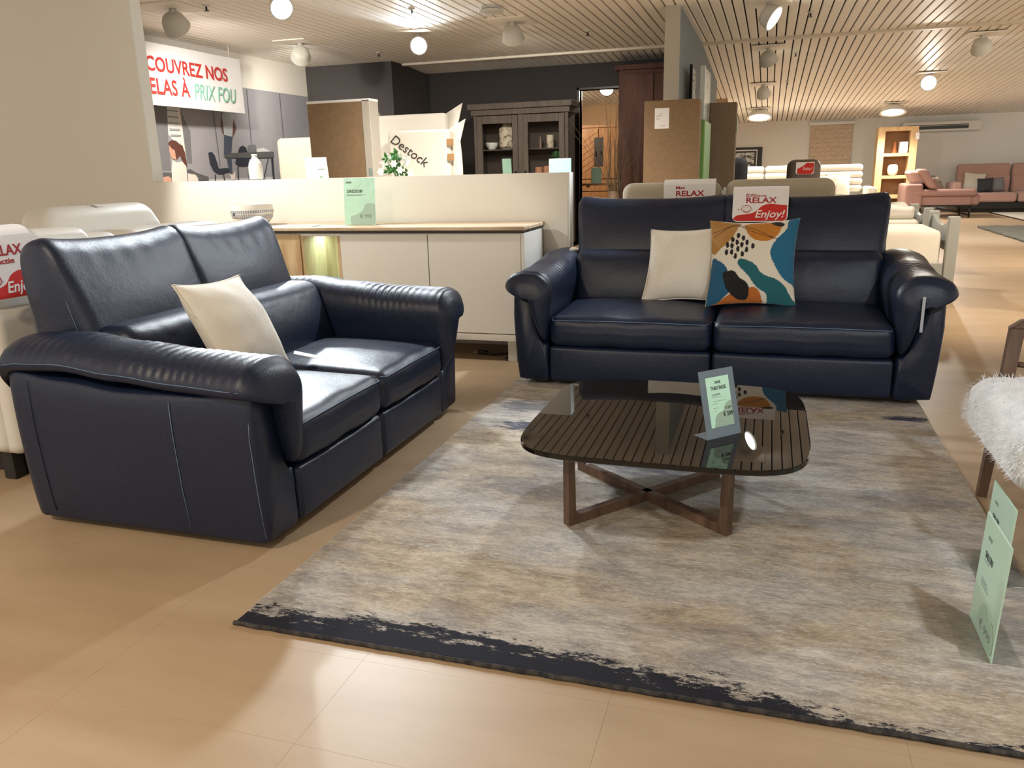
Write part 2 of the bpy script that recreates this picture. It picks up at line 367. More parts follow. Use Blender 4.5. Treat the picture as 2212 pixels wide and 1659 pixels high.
# ------------------------------------------------------------------ walls
def walls():
    S = lambda o, l: tag(o, kind='structure', label=l)
    # white partition: tall on the left, breast high from x=-4.586 to -1.268
    pw = S(prism('wall_middle', [(-7.6,0.0),(-1.268,0.0),(-1.268,1.175),(-4.586,1.175),(-4.586,2.8),(-7.6,2.8)], 'y', 5.25, 5.36, wall_white), 'white partition wall, tall on the left and breast high behind the sideboard')
    box('jamb', (-4.586,5.252,1.176), (-4.572,5.358,2.795), wall_cool, pw, bevel=0)
    box('end_cap', (-1.268,5.252,0.0), (-1.255,5.358,1.175), wall_cool, pw, bevel=0)
    S(box('wall_left', (-7.1,5.36,0), (-6.9,11.5,2.8), wall_white, bevel=0), 'white side wall carrying the large printed picture')
    S(prism('wall_pillar', [(11.5,0),(12.8,0),(12.8,2.748),(11.9,2.802),(11.5,2.802)], 'x', -7.1, -5.45, wall_dark), 'dark grey boxed out wall corner')
    wr = S(prism('wall_rear', [(-7.1,0),(-2.89,0),(-2.89,2.363),(-2.20,2.363),(-2.20,0),(-1.13,0),(-1.13,2.746),(-7.1,2.746)], 'y', 12.8, 12.95, wall_black), 'almost black rear wall with a doorway')
    box('door_frame', (-2.93,12.77,0), (-2.89,12.97,2.40), steel, wr); box('door_frame', (-2.93,12.77,2.363), (-2.20,12.97,2.40), steel, wr)
    S(prism('wall_divider', [(9.06,0),(15.3,0),(15.3,ceil_z(15.3)),(11.9,HC),(9.06,HC)], 'x', -1.13, -.98, wall_blue), 'blue grey dividing wall')
    S(box('trim_3', (-1.13,9.03,0), (-.975,9.06,HC), M('divider_end_paint',(.48,.45,.39),.8), bevel=0), 'cream end face of the dividing wall')
    S(box('wall_backroom', (-7.0,17.4,0), (-.9,17.55,2.5), M('backroom_paint',(.30,.19,.10),.8), bevel=0), 'brown wall of the back room behind the doorway')
    S(box('wall_backroom_side', (-7.1,12.95,0), (-6.95,17.4,2.5), wall_dark, bevel=0), 'dark side wall of the back room')
    S(box('wall_far', (-1.6,22.0,0), (9.0,22.2,2.22), M('far_white_paint',(.74,.73,.68),.85), bevel=0), 'white wall at the far end of the showroom')
walls()

# ------------------------------------------------------------------ lamps
def aim_matrix(loc, target):
    d = (Vector(target)-Vector(loc)).normalized(); return d.to_track_quat('-Z', 'Y').to_matrix().to_4x4()
def ceiling_lamp(x, y, aim, watts, cone, colour, blend, label, lit=True, big=False, plate=(.22,.27), hs=1.45):
    z0 = ceil_z(y); t = thing('ceiling_spotlight', label, 'ceiling lamp', (x, y, z0), group='ceiling spotlights of the showroom')
    box('plate', (x-plate[0],y-plate[1],z0-.012), (x+plate[0],y+plate[1],z0+.003), slat_m, t)
    tube('stem', [(x,y,z0-.01),(x,y,z0-.09)], .03, lamp_white, t, 10)
    c = Vector((x,y,z0-.135)); R = Matrix.Translation(c) @ aim_matrix(c, aim)
    prof = [(.03,.075),(.06,.06),(.075,.02),(.085,-.06),(.088,-.068),(.078,-.068),(.07,-.05)]
    V = []; F = []; k = 24
    for r, zz in prof:
        for j in range(k): V.append(R @ Vector((hs*r*math.cos(2*PI*j/k), hs*r*math.sin(2*PI*j/k), zz)))
    for i in range(len(prof)-1):
        for j in range(k): F.append((i*k+j,i*k+(j+1)%k,(i+1)*k+(j+1)%k,(i+1)*k+j))
    F.append(tuple(range(k)))
    h = mesh('housing', V, F, lamp_white, t, True, 50)
    D = [R @ Vector((hs*.074*math.cos(2*PI*j/k), hs*.074*math.sin(2*PI*j/k), -.052)) for j in range(k)]
    mesh('lens', D, [tuple(range(k))], (glow_big if big else glow) if lit else lamp_white, h)
    if lit and watts:
        ld = bpy.data.lights.new('spot', 'SPOT'); ld.energy = watts; ld.spot_size = math.radians(cone); ld.spot_blend = blend; ld.color = colour; ld.shadow_soft_size = .08
        lo = bpy.data.objects.new('spot', ld); col.objects.link(lo); lo.parent = t; lo.matrix_parent_inverse = MW[t.name].inverted()
        lo.matrix_basis = R @ Matrix.Translation((0,0,-.085))
    return t
for i, s in enumerate(SPOTS): ceiling_lamp(*s, big=(i in (0, 1)), hs=3.0 if i in (3, 4) else (1.2 if i < 2 else 1.5))
ceiling_lamp(-5.68, 9.39, (-6.6, 10.7, 1.9), 130, 100, NEUT, 1.0, 'white ceiling spotlight left of the dark pillar, turned to the wall')
ceiling_lamp(-2.83, 9.15, (-3.2, 11.2, 0.6), 240, 120, NEUT, .5, 'white ceiling spotlight turned to the dark cabinet', lit=True)
ceiling_lamp(-.12, 12.5, (1.0, 14.8, 0.0), 320, 105, NEUT, 1.0, 'ceiling spotlight just past the ridge strip, pointing away', lit=True)
ceiling_lamp(-.20, 15.8, (.5, 18.0, 0.0), 320, 105, NEUT, 1.0, 'cone shaped ceiling spotlight second from the far wall', lit=True)
def smoke_detector(x, y, label):
    t = thing('smoke_detector', label, 'detector', (x,y,HC))
    lathe('base', [(.11,.0),(.11,-.02),(.095,-.03)], (x,y,HC), lamp_white, t)
    lathe('dome', [(.13,-.03),(.13,-.05),(.05,-.065)], (x,y,HC), lamp_white, t)
smoke_detector(-2.80, 8.33, 'flat round white ceiling detector above the middle partition')
for i, (x, y) in enumerate([(-5.25,7.05),(-3.55,8.05),(-5.2,10.6),(-2.2,10.2),(.33,10.1),(.26,13.0),(.2,15.6),(3.4,13.2),(3.6,14.6)]):
    t = thing('sprinkler', 'tiny metal sprinkler head in the ceiling '+['at the top left above the banner','left of the round detector','before the dark pillar','near the ridge strip over the cabinet','right of the nearest spotlight','just past the ridge strip on the right','second past the ridge strip','at the far right, nearer one','at the far right, farther one'][i], 'sprinkler', (x,y,ceil_z(y)), group='sprinkler heads in the ceiling')
    lathe('rosette', [(.035,0),(.03,-.012),(.012,-.016)], (x,y,ceil_z(y)), lamp_white, t, 14)
    tube('nozzle', [(x,y,ceil_z(y)-.012),(x,y,ceil_z(y)-.05)], .009, steel, t, 8)
    lathe('deflector', [(.026,-.05),(.026,-.054)], (x,y,ceil_z(y)), steel, t, 14)

# ------------------------------------------------------------------ rug
def rug_material():
    m = bpy.data.materials.new('distressed_rug'); m.use_nodes = True; nt = m.node_tree; N = nt.nodes; L = nt.links; b = N['Principled BSDF']
    tc = N.new('ShaderNodeTexCoord')
    def val(x):
        n = N.new('ShaderNodeValue'); n.outputs[0].default_value = x; return n.outputs[0]
    def mth(op, a, c=None, clamp=False):
        n = N.new('ShaderNodeMath'); n.operation = op; n.use_clamp = clamp
        for i, v in enumerate((a, c)):
            if v is None: continue
            if isinstance(v, (int, float)): n.inputs[i].default_value = v
            else: L.new(v, n.inputs[i])
        return n.outputs[0]
    def noise(scale, stretch, detail=6, rough=.6, off=(0,0,0)):
        mp = N.new('ShaderNodeMapping'); mp.inputs['Scale'].default_value = stretch; mp.inputs['Location'].default_value = off; L.new(tc.outputs['Object'], mp.inputs[0])
        t = N.new('ShaderNodeTexNoise'); t.inputs['Scale'].default_value = scale; t.inputs['Detail'].default_value = detail; t.inputs['Roughness'].default_value = rough; L.new(mp.outputs[0], t.inputs[0]); return t.outputs['Fac']
    def ramp(f, p0, c0, p1, c1):
        r = N.new('ShaderNodeValToRGB'); e = r.color_ramp.elements; e[0].position = p0; e[1].position = p1; e[0].color = (*c0,1); e[1].color = (*c1,1); L.new(f, r.inputs[0]); return r.outputs[0]
    def mix(f, a, c):
        n = N.new('ShaderNodeMix'); n.data_type = 'RGBA'; L.new(f, n.inputs['Factor'])
        for i, v in ((6, a), (7, c)):
            if isinstance(v, tuple): n.inputs[i].default_value = (*v, 1)
            else: L.new(v, n.inputs[i])
        return n.outputs[2]
    sep = N.new('ShaderNodeSeparateXYZ'); L.new(tc.outputs['Object'], sep.inputs[0]); X, Y = sep.outputs[0], sep.outputs[1]
    big = noise(1.3, (1,1.7,1), 5); med = noise(4.5, (1,3.0,1), 14, .78); fine = noise(22, (1,4.2,1), 8, .8); str_ = noise(60, (1,5,1), 3)
    base = ramp(med, .36, (.235,.185,.13), .60, (.51,.43,.33))
    grey = ramp(med, .36, (.235,.225,.22), .60, (.51,.475,.435))
    c = mix(ramp(big, .42, (0,0,0), .56, (1,1,1)), base, grey)
    c = mix(mth('MULTIPLY', ramp(fine, .50, (0,0,0), .66, (1,1,1)), .55), c, (.17,.15,.13))
    c = mix(mth('MULTIPLY', ramp(noise(26, (1,4.5,1), 6, .75, (3,1,0)), .53, (0,0,0), .68, (1,1,1)), .6), c, (.64,.60,.53))
    fl1 = noise(62, (1,3.4,1), 4, .7, (9,2,0)); fl2 = noise(55, (1,3.0,1), 4, .7, (2,8,0))
    c = mix(mth('MULTIPLY', ramp(fl1, .52, (0,0,0), .66, (1,1,1)), .55), c, (.20,.175,.15))
    c = mix(mth('MULTIPLY', ramp(fl2, .54, (0,0,0), .68, (1,1,1)), .55), c, (.66,.62,.55))
    tears = noise(9, (1,2.8,1), 12, .85, (1.3,2.1,0))
    gp = noise(1.5, (1,1.5,1), 4, .6, (4.2,7.7,0))                                   # smoky grey clouds
    c = mix(mth('MULTIPLY', ramp(mth('ADD', mth('MULTIPLY', gp, .7), mth('MULTIPLY', tears, .3)), .53, (0,0,0), .62, (1,1,1)), .55), c, (.14,.135,.145))
    # ragged navy band along the front edge
    q = mth('DIVIDE', mth('ADD', X, .72), 1.0); shape = mth('SUBTRACT', 1.0, mth('MULTIPLY', q, q), True)
    f = mth('SUBTRACT', mth('ADD', mth('SUBTRACT', Y, 1.632), mth('MULTIPLY', mth('SUBTRACT', tears, .5), .50)), mth('MULTIPLY', shape, .10))
    band = ramp(mth('ADD', mth('MULTIPLY', f, -30), .5, True), .38, (0,0,0), .62, (1,1,1))
    c = mix(band, c, (.016,.017,.026))
    for (ex, ey, rx, ry, amt) in ((-1.02,3.47,.22,.10,.9),(-1.12,3.80,.22,.13,.6),(.70,3.98,.17,.05,1.0),(-.45,3.15,.55,.20,.45),(.55,2.95,.28,.12,.35),(-.75,2.75,.45,.15,.35)):
        dx = mth('DIVIDE', mth('SUBTRACT', X, ex), rx); dy = mth('DIVIDE', mth('SUBTRACT', Y, ey), ry)
        d = mth('ADD', mth('MULTIPLY', dx, dx), mth('MULTIPLY', dy, dy))
        k = mth('SUBTRACT', mth('ADD', mth('MULTIPLY', tears, 5.0), -1.75), d)
        c = mix(mth('MULTIPLY', ramp(k, 0.0, (0,0,0), .5, (1,1,1)), amt), c, (.04,.045,.075))
    L.new(c, b.inputs['Base Color']); b.inputs['Roughness'].default_value = .9; b.inputs['Specular IOR Level'].default_value = .2
    bp = N.new('ShaderNodeBump'); bp.inputs['Strength'].default_value = .55; bp.inputs['Distance'].default_value = .006
    L.new(mth('ADD', mth('MULTIPLY', fine, .8), mth('MULTIPLY', str_, .5)), bp.inputs['Height']); L.new(bp.outputs[0], b.inputs['Normal'])
    return m
RUGX0, RUGX1, RUGY0, RUGY1 = -1.345, .772, 1.628, 4.62
def rug():
    t = thing('area_rug', 'distressed beige and grey rug with ragged navy edge under the coffee table', 'rug', (-.29,3.1,0))
    nx, ny = 60, 84; V = []; F = []
    for j in range(ny+1):
        for i in range(nx+1):
            x = RUGX0+(RUGX1-RUGX0)*i/nx; y = RUGY0+(RUGY1-RUGY0)*j/ny
            if i in (0, nx): x += .006*mnoise.noise((y*9, 3, 0))
            if j in (0, ny): y += .006*mnoise.noise((x*9, 7, 0))
            V.append((x, y, .011+.0012*mnoise.noise((x*20, y*20, 0))))
    for j in range(ny):
        for i in range(nx): a = j*(nx+1)+i; F.append((a,a+1,a+nx+2,a+nx+1))
    n0 = len(V); ring = [i for i in range(nx+1)]+[j*(nx+1)+nx for j in range(1,ny+1)]+[ny*(nx+1)+i for i in range(nx-1,-1,-1)]+[j*(nx+1) for j in range(ny-1,0,-1)]
    for r in ring: V.append((V[r][0], V[r][1], .0005))
    for k in range(len(ring)): F.append((ring[k], ring[(k+1)%len(ring)], n0+(k+1)%len(ring), n0+k))
    mesh('pile', V, F, rug_material(), t)
    bind = M('rug_binding', (.022,.022,.026), .95, spec=.1, col2=(.07,.065,.06), nscale=40, bump=.5, bscale=90)
    pts = [(RUGX0-.006+(RUGX1-RUGX0+.012)*i/90, RUGY0-.004+.004*mnoise.noise((i*.5,1,0)), .007) for i in range(91)]
    tube('front_binding', pts, .0065, bind, t, 6)
    pale = M('rug_selvedge', (.40,.36,.30), .9)
    for x, s in ((RUGX0, 1), (RUGX1, 2)):
        tube('side_binding', [(x+.003*mnoise.noise((i*.4,s,0)), RUGY0+(RUGY1-RUGY0)*i/80, .006) for i in range(81)], .0055, pale, t, 6)
rug()

# ------------------------------------------------------------------ the two navy recliner sofas
def lerp_tab(tab, x):
    for (a, va), (b_, vb) in zip(tab, tab[1:]):
        if x <= b_: f = max(0, (x-a)/(b_-a)); f = f*f*(3-2*f); return va+(vb-va)*f
    return tab[-1][1]
def sofa(name, label, loc, rotz, half, seat_half, left_wr, seed, rear=0.0):
    """local frame: x along the width, y = 0 at the front growing to the back, z up"""
    t = thing(name, label, 'sofa', loc, rotz, group='navy leather recliner sofas', local=True)
    aw = half-seat_half
    pad_top = [(-.1,.635),(.0,.645),(.25,.652),(.5,.672),(.72,.695),(.9,.69),(1.05,.66)]
    pan_top = [(-.05,.553),(.0,.553),(.25,.537),(.5,.535),(.75,.56),(1.0,.592)]
    k = aw/.21
    for s in (-1, 1):
        T = lambda u, y, z: (s*(seat_half+u), y, z)
        # outer panel
        secs = []; ys = [0,.006,.016,.03]+[.03+i*.05 for i in range(1,19)]+[.945,.962,.972]
        for y in ys:
            zp = lerp_tab(pan_top, y)
            P = [(.004,.03),(.002,.14),(.004,.232),(.03*k,.245),(.06*k,.30),(.085*k,.42),(.105*k,zp-.03),(.12*k,zp-.004),(.15*k,zp+.003),(.185*k,zp-.003),(.203*k,zp-.028),(.206*k,.40),(.197*k,.2),(.182*k,.05),(.165*k,.03),(.08*k,.027)]
            P = closed_spline(P, 48); cx, cz = .11*k, .27
            e = min(1, max(0, (.03-y)/.03), 1) if y < .03 else (max(0, (y-.945)/.03) if y > .945 else 0)
            sc = 1-.10*e*e
            secs.append([T(cx+(u-cx)*(1-.14*e*e), y, cz+(z-cz)*(1-.05*e*e)) for u, z in P])
        pn = loft('side_panel', secs, leather, t)
        for yy in (.30, .88):
            zz = lerp_tab(pan_top, yy); tube('seam', [T(.2075*k,yy,zz-.03),T(.2085*k,yy,.40),T(.199*k,yy,.2),T(.185*k,yy,.06)], .0014, stitch if yy < .5 else leather, pn, 5)
        tube('seam', [T(.195*k,.012,.52),T(.204*k,.012,.40),T(.193*k,.012,.2),T(.178*k,.012,.05)], .0014, stitch, pn, 5)
        # arm pad that rolls over the panel and drapes down the front
        secs = []; n = 150
        for i in range(n+1):
            y = -.075+(1.015+.075)*i/n
            zt = lerp_tab(pad_top, y)
            flare = .02*max(0, 1-abs(y-.02)/.25)
            P = [(.012,.262),(-.004,.33),(-.02,.44),(-.03,.54),(-.012,zt-.05),(.045,zt-.006),(.12,zt),(.19,zt-.022),(.225,zt-.065),(.222,zt-.098),(.185,zt-.113),(.13,zt-.115),(.095,.48),(.075,.38),(.045,.285)]
            P = closed_spline([(u*k+(flare if u > .1 else 0), z) for u, z in P], 44)
            e = max(0, (-.0-y)/.075) if y < 0 else (max(0, (y-.96)/.055) if y > .96 else 0)
            sc = math.sqrt(max(0.02, 1-e*e)) if e > 0 else 1
            cx, cz = .085*k, (.50 if y < .5 else .45)
            row = []
            for u, z in P:
                wv = 0
                if z > zt-.11:
                    mask = math.exp(-((y-.28)/.16)**2)*(.9 if left_wr else .45)+math.exp(-((y+.03)/.05)**2)*.8+.35*math.exp(-((y-.75)/.12)**2)
                    wv = .0042*mask*math.sin(2*PI*(y/.038)+3*math.sin(9*y+seed)+u*14*s)*min(1, (z-zt+.11)/.05)
                z2 = cz+(z-cz)*(sc if e > 0 else 1)+wv; u2 = cx+(u-cx)*(.25+.75*sc if e > 0 else 1)
                row.append(T(u2, y, z2))
            secs.append(row)
        ap = loft('arm_pad', secs, leather, t)
        tube('seam', [T(.2275*k+.02*max(0,1-abs(y-.02)/.25), y, lerp_tab(pad_top,y)-.078) for y in [i*.05 for i in range(0,20)]], .0016, stitch, ap, 5)
        tube('seam', [T(u*k, .46, z) for u, z in ((-.032,.52),(-.014,.615),(.045,.663),(.12,.669),(.19,.647),(.228,.60))], .0014, stitch, ap, 5)
        box('foot', (s*(half-.14)-.03,.06,0.0), (s*(half-.14)+.03,.12,.03), black_mat, t); box('foot', (s*(half-.14)-.03,.84,rear), (s*(half-.14)+.03,.90,.03), black_mat, t)
    # seats, footrest panels, lumbar cushions, backs
    for s in (-1, 1):
        hx = seat_half/2-.004; cx = s*(seat_half/2)
        def seat_fn(x, y, z, hx=hx):
            a = 1-(abs(x)/hx)**2.6; b_ = 1-(abs(y)/.35)**2.2
            if z > 0: z += .028*a*max(0, b_) + .012*max(0, (y+.1)/.4)
            if y < 0: y -= .014*a*(1-abs(z)/.12)
            z += .0035*math.sin(x*23+y*9+seed)*a*(1 if y < -.25 else .35)
            return (x, y, z)
        sc_ = rbox('seat_cushion', (cx,.325,.315), (hx,.345,.085), .05, leather, t, n=16, fn=seat_fn)
        xs = [cx-hx+.03+(2*hx-.06)*i/24 for i in range(25)]
        pts = [(cx-hx+.005,.05,.385)]+[(x, -.019-.014*(1-(abs(x-cx)/hx)**2.6)*.35, .378+.006*(1-((x-cx)/hx)**2)) for x in xs]+[(cx+hx-.005,.05,.385)]
        tube('piping', pts, .0022, stitch, sc_, 5)
        rbox('footrest_panel', (cx,.06,.13), (hx,.065,.1), .022, leather, t, n=10, fn=lambda x,y,z: (x, y-(.010*(1-(z/.1)**2)*(1-(x/hx)**4) if y < 0 else 0), z))
        def lum_fn(x, y, z, hx=hx):
            a = 1-(abs(x)/hx)**3; y2 = y-.03*a*(1-(z/.16)**2)*(1 if y < 0 else 0)
            if z > .1 and y < 0: y2 += .0035*math.sin(x*85+seed*2+2*math.sin(x*31))*a*(.5+.5*(s == -1))
            return (x, y2+.28*(z+.05), z)
        rbox('lumbar_cushion', (cx,.665,.535), (hx-.004,.085,.158), .05, leather, t, n=22, fn=lum_fn)
        # upper back
        prof = [(.66,.30),(.70,.44),(.745,.57),(.772,.66),(.80,.74),(.832,.825),(.862,.90),(.885,.955),(.925,.993),(.975,.995),(1.03,.972),(1.058,.915),(1.062,.78),(1.055,.6),(1.03,.42),(.97,.30)]
        prof = closed_spline(prof, 64); cy, cz = .90, .66; secs = []; nx = 44; R = .045
        bx = hx+.016
        for i in range(nx+1):
            x = -bx+2*bx*i/nx; x = -bx*math.cos(PI*i/nx)*.25+x*.75
            d = bx-abs(x); e = max(0, (R-d)/R); sh = R*(1-math.sqrt(max(0, 1-e*e)))*.9
            row = []
            for y, z in prof:
                v = Vector((y-cy, z-cz)); L_ = v.length; v *= (L_-sh)/L_ if L_ else 1
                top = max(0, (z-.72)/.28)
                ear = .018*top*(abs(x)/bx)**3-.008*top*(1-(x/bx)**2)
                fl = 1+.045*top*(1 if x*s > 0 else .0)
                dent = .0
                if y < .9 and .62 < z < .98: dent = -.020*(1-(x/bx)**2)*math.sin((z-.62)/.36*PI)
                wr = .0022*math.sin(x*60+seed)*math.exp(-((z-.93)/.04)**2)*(1-(x/bx)**2) if y < .92 else 0
                row.append((cx+x*fl, cy+v.x+dent+wr, cz+v.y+ear))
            secs.append(row)
        bk = loft('backrest', secs, leather, t)
        side = [(cx+s*(bx+.004), y, z) for y, z in ((.81,.60),(.845,.72),(.88,.84),(.905,.92))]
        tube('seam', side, .0014, stitch, bk, 5)
    rbox('rear_panel', (0,.905,.36), (seat_half+.02,.055,.33), .03, leather, t, n=8)
    box('base_frame', (-seat_half,.13,.03), (seat_half,.86,.22), black_mat, t)
    return t
sofa('leather_sofa', 'three seat navy leather recliner sofa facing us with patterned pillow', (-.245,4.2,.0125), 0, 1.093, .885, False, 1.0, -.0125)
sofa('leather_sofa', 'two seat navy leather sofa on the left, seen from its side', (-1.5,2.862,0), PI/2, .872, .650, True, 4.0)

# ------------------------------------------------------------------ pillows
def pillow(name, label, o, u, v, w, h, th, m, n=40, paint=None, piping=None, group=None):
    """o = lower-left corner, u right, v up (world vectors); front faces u x v"""
    f = Frame(o, u, v); t = thing(name, label, 'pillow', tuple(f.p(w/2, 0)), group=group)
    def prof(a, b):                        # a,b in -1..1
        x = (1-abs(a)**2.4); y = (1-abs(b)**2.4); return th/2*(max(0, x)**.62)*(max(0, y)**.62)
    def pos(i, j, side):
        a = -1+2*i/n; b = -1+2*j/n; a = math.sin(a*PI/2)*.35+a*.65; b = math.sin(b*PI/2)*.35+b*.65
        pin = .085
        x = w/2*(1+a*(1-pin*(1-b*b))); y = h/2*(1+b*(1-pin*(1-a*a)))
        z = prof(a, b); z += .006*mnoise.noise((a*2.2+h*9, b*2.2+w*7, side))*min(1, z/.02)
        return f.p(x, y, side*z)
    V = []; F = []; colr = []
    for side in (1, -1):
        o0 = len(V)
        for j in range(n+1):
            for i in range(n+1):
                V.append(pos(i, j, side))
        for j in range(n):
            for i in range(n): a = o0+j*(n+1)+i; F.append((a,a+1,a+n+2,a+n+1) if side > 0 else (a,a+n+1,a+n+2,a+1))
    me = bpy.data.meshes.new('cover'); me.from_pydata([tuple(v) for v in V], [], F); me.materials.append(m)
    if paint:
        ca = me.color_attributes.new('paint', 'FLOAT_COLOR', 'POINT'); k = 0
        for side in (1, -1):
            for j in range(n+1):
                for i in range(n+1):
                    a = -1+2*i/n; b = -1+2*j/n; a = math.sin(a*PI/2)*.35+a*.65; b = math.sin(b*PI/2)*.35+b*.65
                    ca.data[k].color = (*paint((a+1)/2, (b+1)/2), 1) if side > 0 else (.62,.56,.45,1); k += 1
    bm = bmesh.new(); bm.from_mesh(me); bmesh.ops.remove_doubles(bm, verts=bm.verts, dist=1e-5); bm.to_mesh(me); bm.free()
    me.polygons.foreach_set('use_smooth', [True]*len(me.polygons))
    link(bpy.data.objects.new('cover', me), t)
    if piping:
        rim = [pos(i, 0, 1) for i in range(n+1)]+[pos(n, j, 1) for j in range(1, n+1)]+[pos(i, n, 1) for i in range(n-1, -1, -1)]+[pos(0, j, 1) for j in range(n-1, -1, -1)]
        tube('piping', rim, .004, piping, t, 6)
    return t
A = Vector((-2.03,2.35,.83)); B = Vector((-2.06,2.774,.81)); Cc = Vector((-1.90,2.839,.435)); D = A+Cc-B
pillow('throw_pillow', 'off white square pillow leaning on the left sofa', D, Cc-D, A-D, (Cc-D).length, (A-D).length, .19, linen_white, 36, piping=linen_white, group='off white throw pillows')
pillow('throw_pillow', 'off white pillow on the right sofa beside the patterned pillow', (-.685,4.655,.425), (1,.04,.04), (.09,.28,1), .43, .43, .17, linen_white, 36, piping=linen_white, group='off white throw pillows')
# pattern of the coloured pillow, drawn in u,v (0..1)
def poly_in(P, x, y):
    c = False; j = len(P)-1
    for i in range(len(P)):
        if (P[i][1] > y) != (P[j][1] > y) and x < (P[j][0]-P[i][0])*(y-P[i][1])/(P[j][1]-P[i][1])+P[i][0]: c = not c
        j = i
    return c
def px(P): return [((x-845)/1155, 1-(y-185)/1075) for x, y in P]
MUST = px(closed_spline([(820,160),(1000,190),(1240,205),(1225,260),(1130,430),(980,560),(885,625),(800,500)], 60))
OCHR = px(closed_spline([(1320,225),(1320,300),(1370,390),(1450,450),(1560,468),(1680,445),(1760,360),(1785,270),(1770,215),(1550,205)], 60))
BLU1 = px(closed_spline([(1870,170),(2010,150),(2060,500),(2040,1010),(1960,1000),(1840,930),(1730,780),(1668,640),(1690,520),(1760,420),(1850,320)], 70))
BLU2 = px(closed_spline([(860,715),(960,715),(1040,770),(1095,850),(1140,1000),(1150,1110),(1080,1180),(1000,1240),(860,1270)], 60))
TEAL = px(closed_spline([(1270,700),(1400,740),(1480,790),(1540,870),(1620,920),(1760,960),(1870,1030),(1920,1110),(1975,1190),(2080,1280),(1900,1300),(1660,1290),(1630,1150),(1520,1085),(1440,1000),(1380,920),(1270,820),(1225,750)], 90))
ORNG = px(closed_spline([(860,1275),(1000,1240),(1150,1150),(1250,1130),(1430,1070),(1520,1100),(1565,1200),(1560,1290),(1300,1330),(900,1330)], 60))
BLK1 = px(closed_spline([(1030,870),(1130,850),(1200,870),(1260,940),(1390,1040),(1390,1200),(1300,1225),(1200,1180),(1100,1080),(1050,970)], 60))
BLK2 = px(closed_spline([(1640,210),(1720,200),(1800,230),(1815,265),(1760,275),(1690,250)], 30))
DOTS = px([(1222,387),(1291,422),(1147,446),(1207,482),(1342,482),(1074,515),(1139,527),(1272,515),(1424,533),(1222,572),(1339,582),(1063,612),(1136,612),(1286,642),(1190,665)])
def seg_d(P, x, y):
    best = 9
    for (x0,y0), (x1,y1) in zip(P, P[1:]):
        dx, dy = x1-x0, y1-y0; t = max(0, min(1, ((x-x0)*dx+(y-y0)*dy)/(dx*dx+dy*dy))); best = min(best, math.hypot(x-x0-t*dx, y-y0-t*dy))
    return best
LIN1 = px(open_spline([(870,360),(1000,310),(1150,240),(1250,240),(1450,310),(1600,380),(1740,445)], 30)); LIN2 = px(open_spline([(885,410),(1000,340),(1120,260),(1230,250),(1400,330),(1560,390),(1740,440)], 30))
def pattern(u, v):
    jx = .006*mnoise.noise((u*60, v*60, 0)); x = u+jx; y = v+.006*mnoise.noise((u*60, v*60, 5))
    if min(seg_d(LIN1, u, v), seg_d(LIN2, u, v)) < .0036: return (.05,.02,.008)
    for dx, dy in DOTS:
        if ((x-dx)/.021)**2+((y-dy)/.036)**2 < 1: return (.010,.008,.008)
    for P, c in ((BLK1,(.006,.006,.006)),(BLK2,(.008,.006,.006)),(TEAL,(.010,.105,.125)),(ORNG,(.42,.12,.018)),(BLU2,(.010,.085,.17)),(BLU1,(.010,.115,.22)),(OCHR,(.45,.17,.018)),(MUST,(.37,.185,.045))):
        if poly_in(P, x, y): return c
    return (.66,.61,.51)
patt_m = M('tufted_pattern_cotton', (.6,.6,.6), .95, bump=.5, bscale=240, attr='paint', sheen=.2)
pillow('throw_pillow', 'patterned pillow with blue, teal, ochre and black shapes', (-.312,4.565,.425), (1,.0,.02), (.0,.38,1), .485, .50, .13, patt_m, 170, paint=pattern)

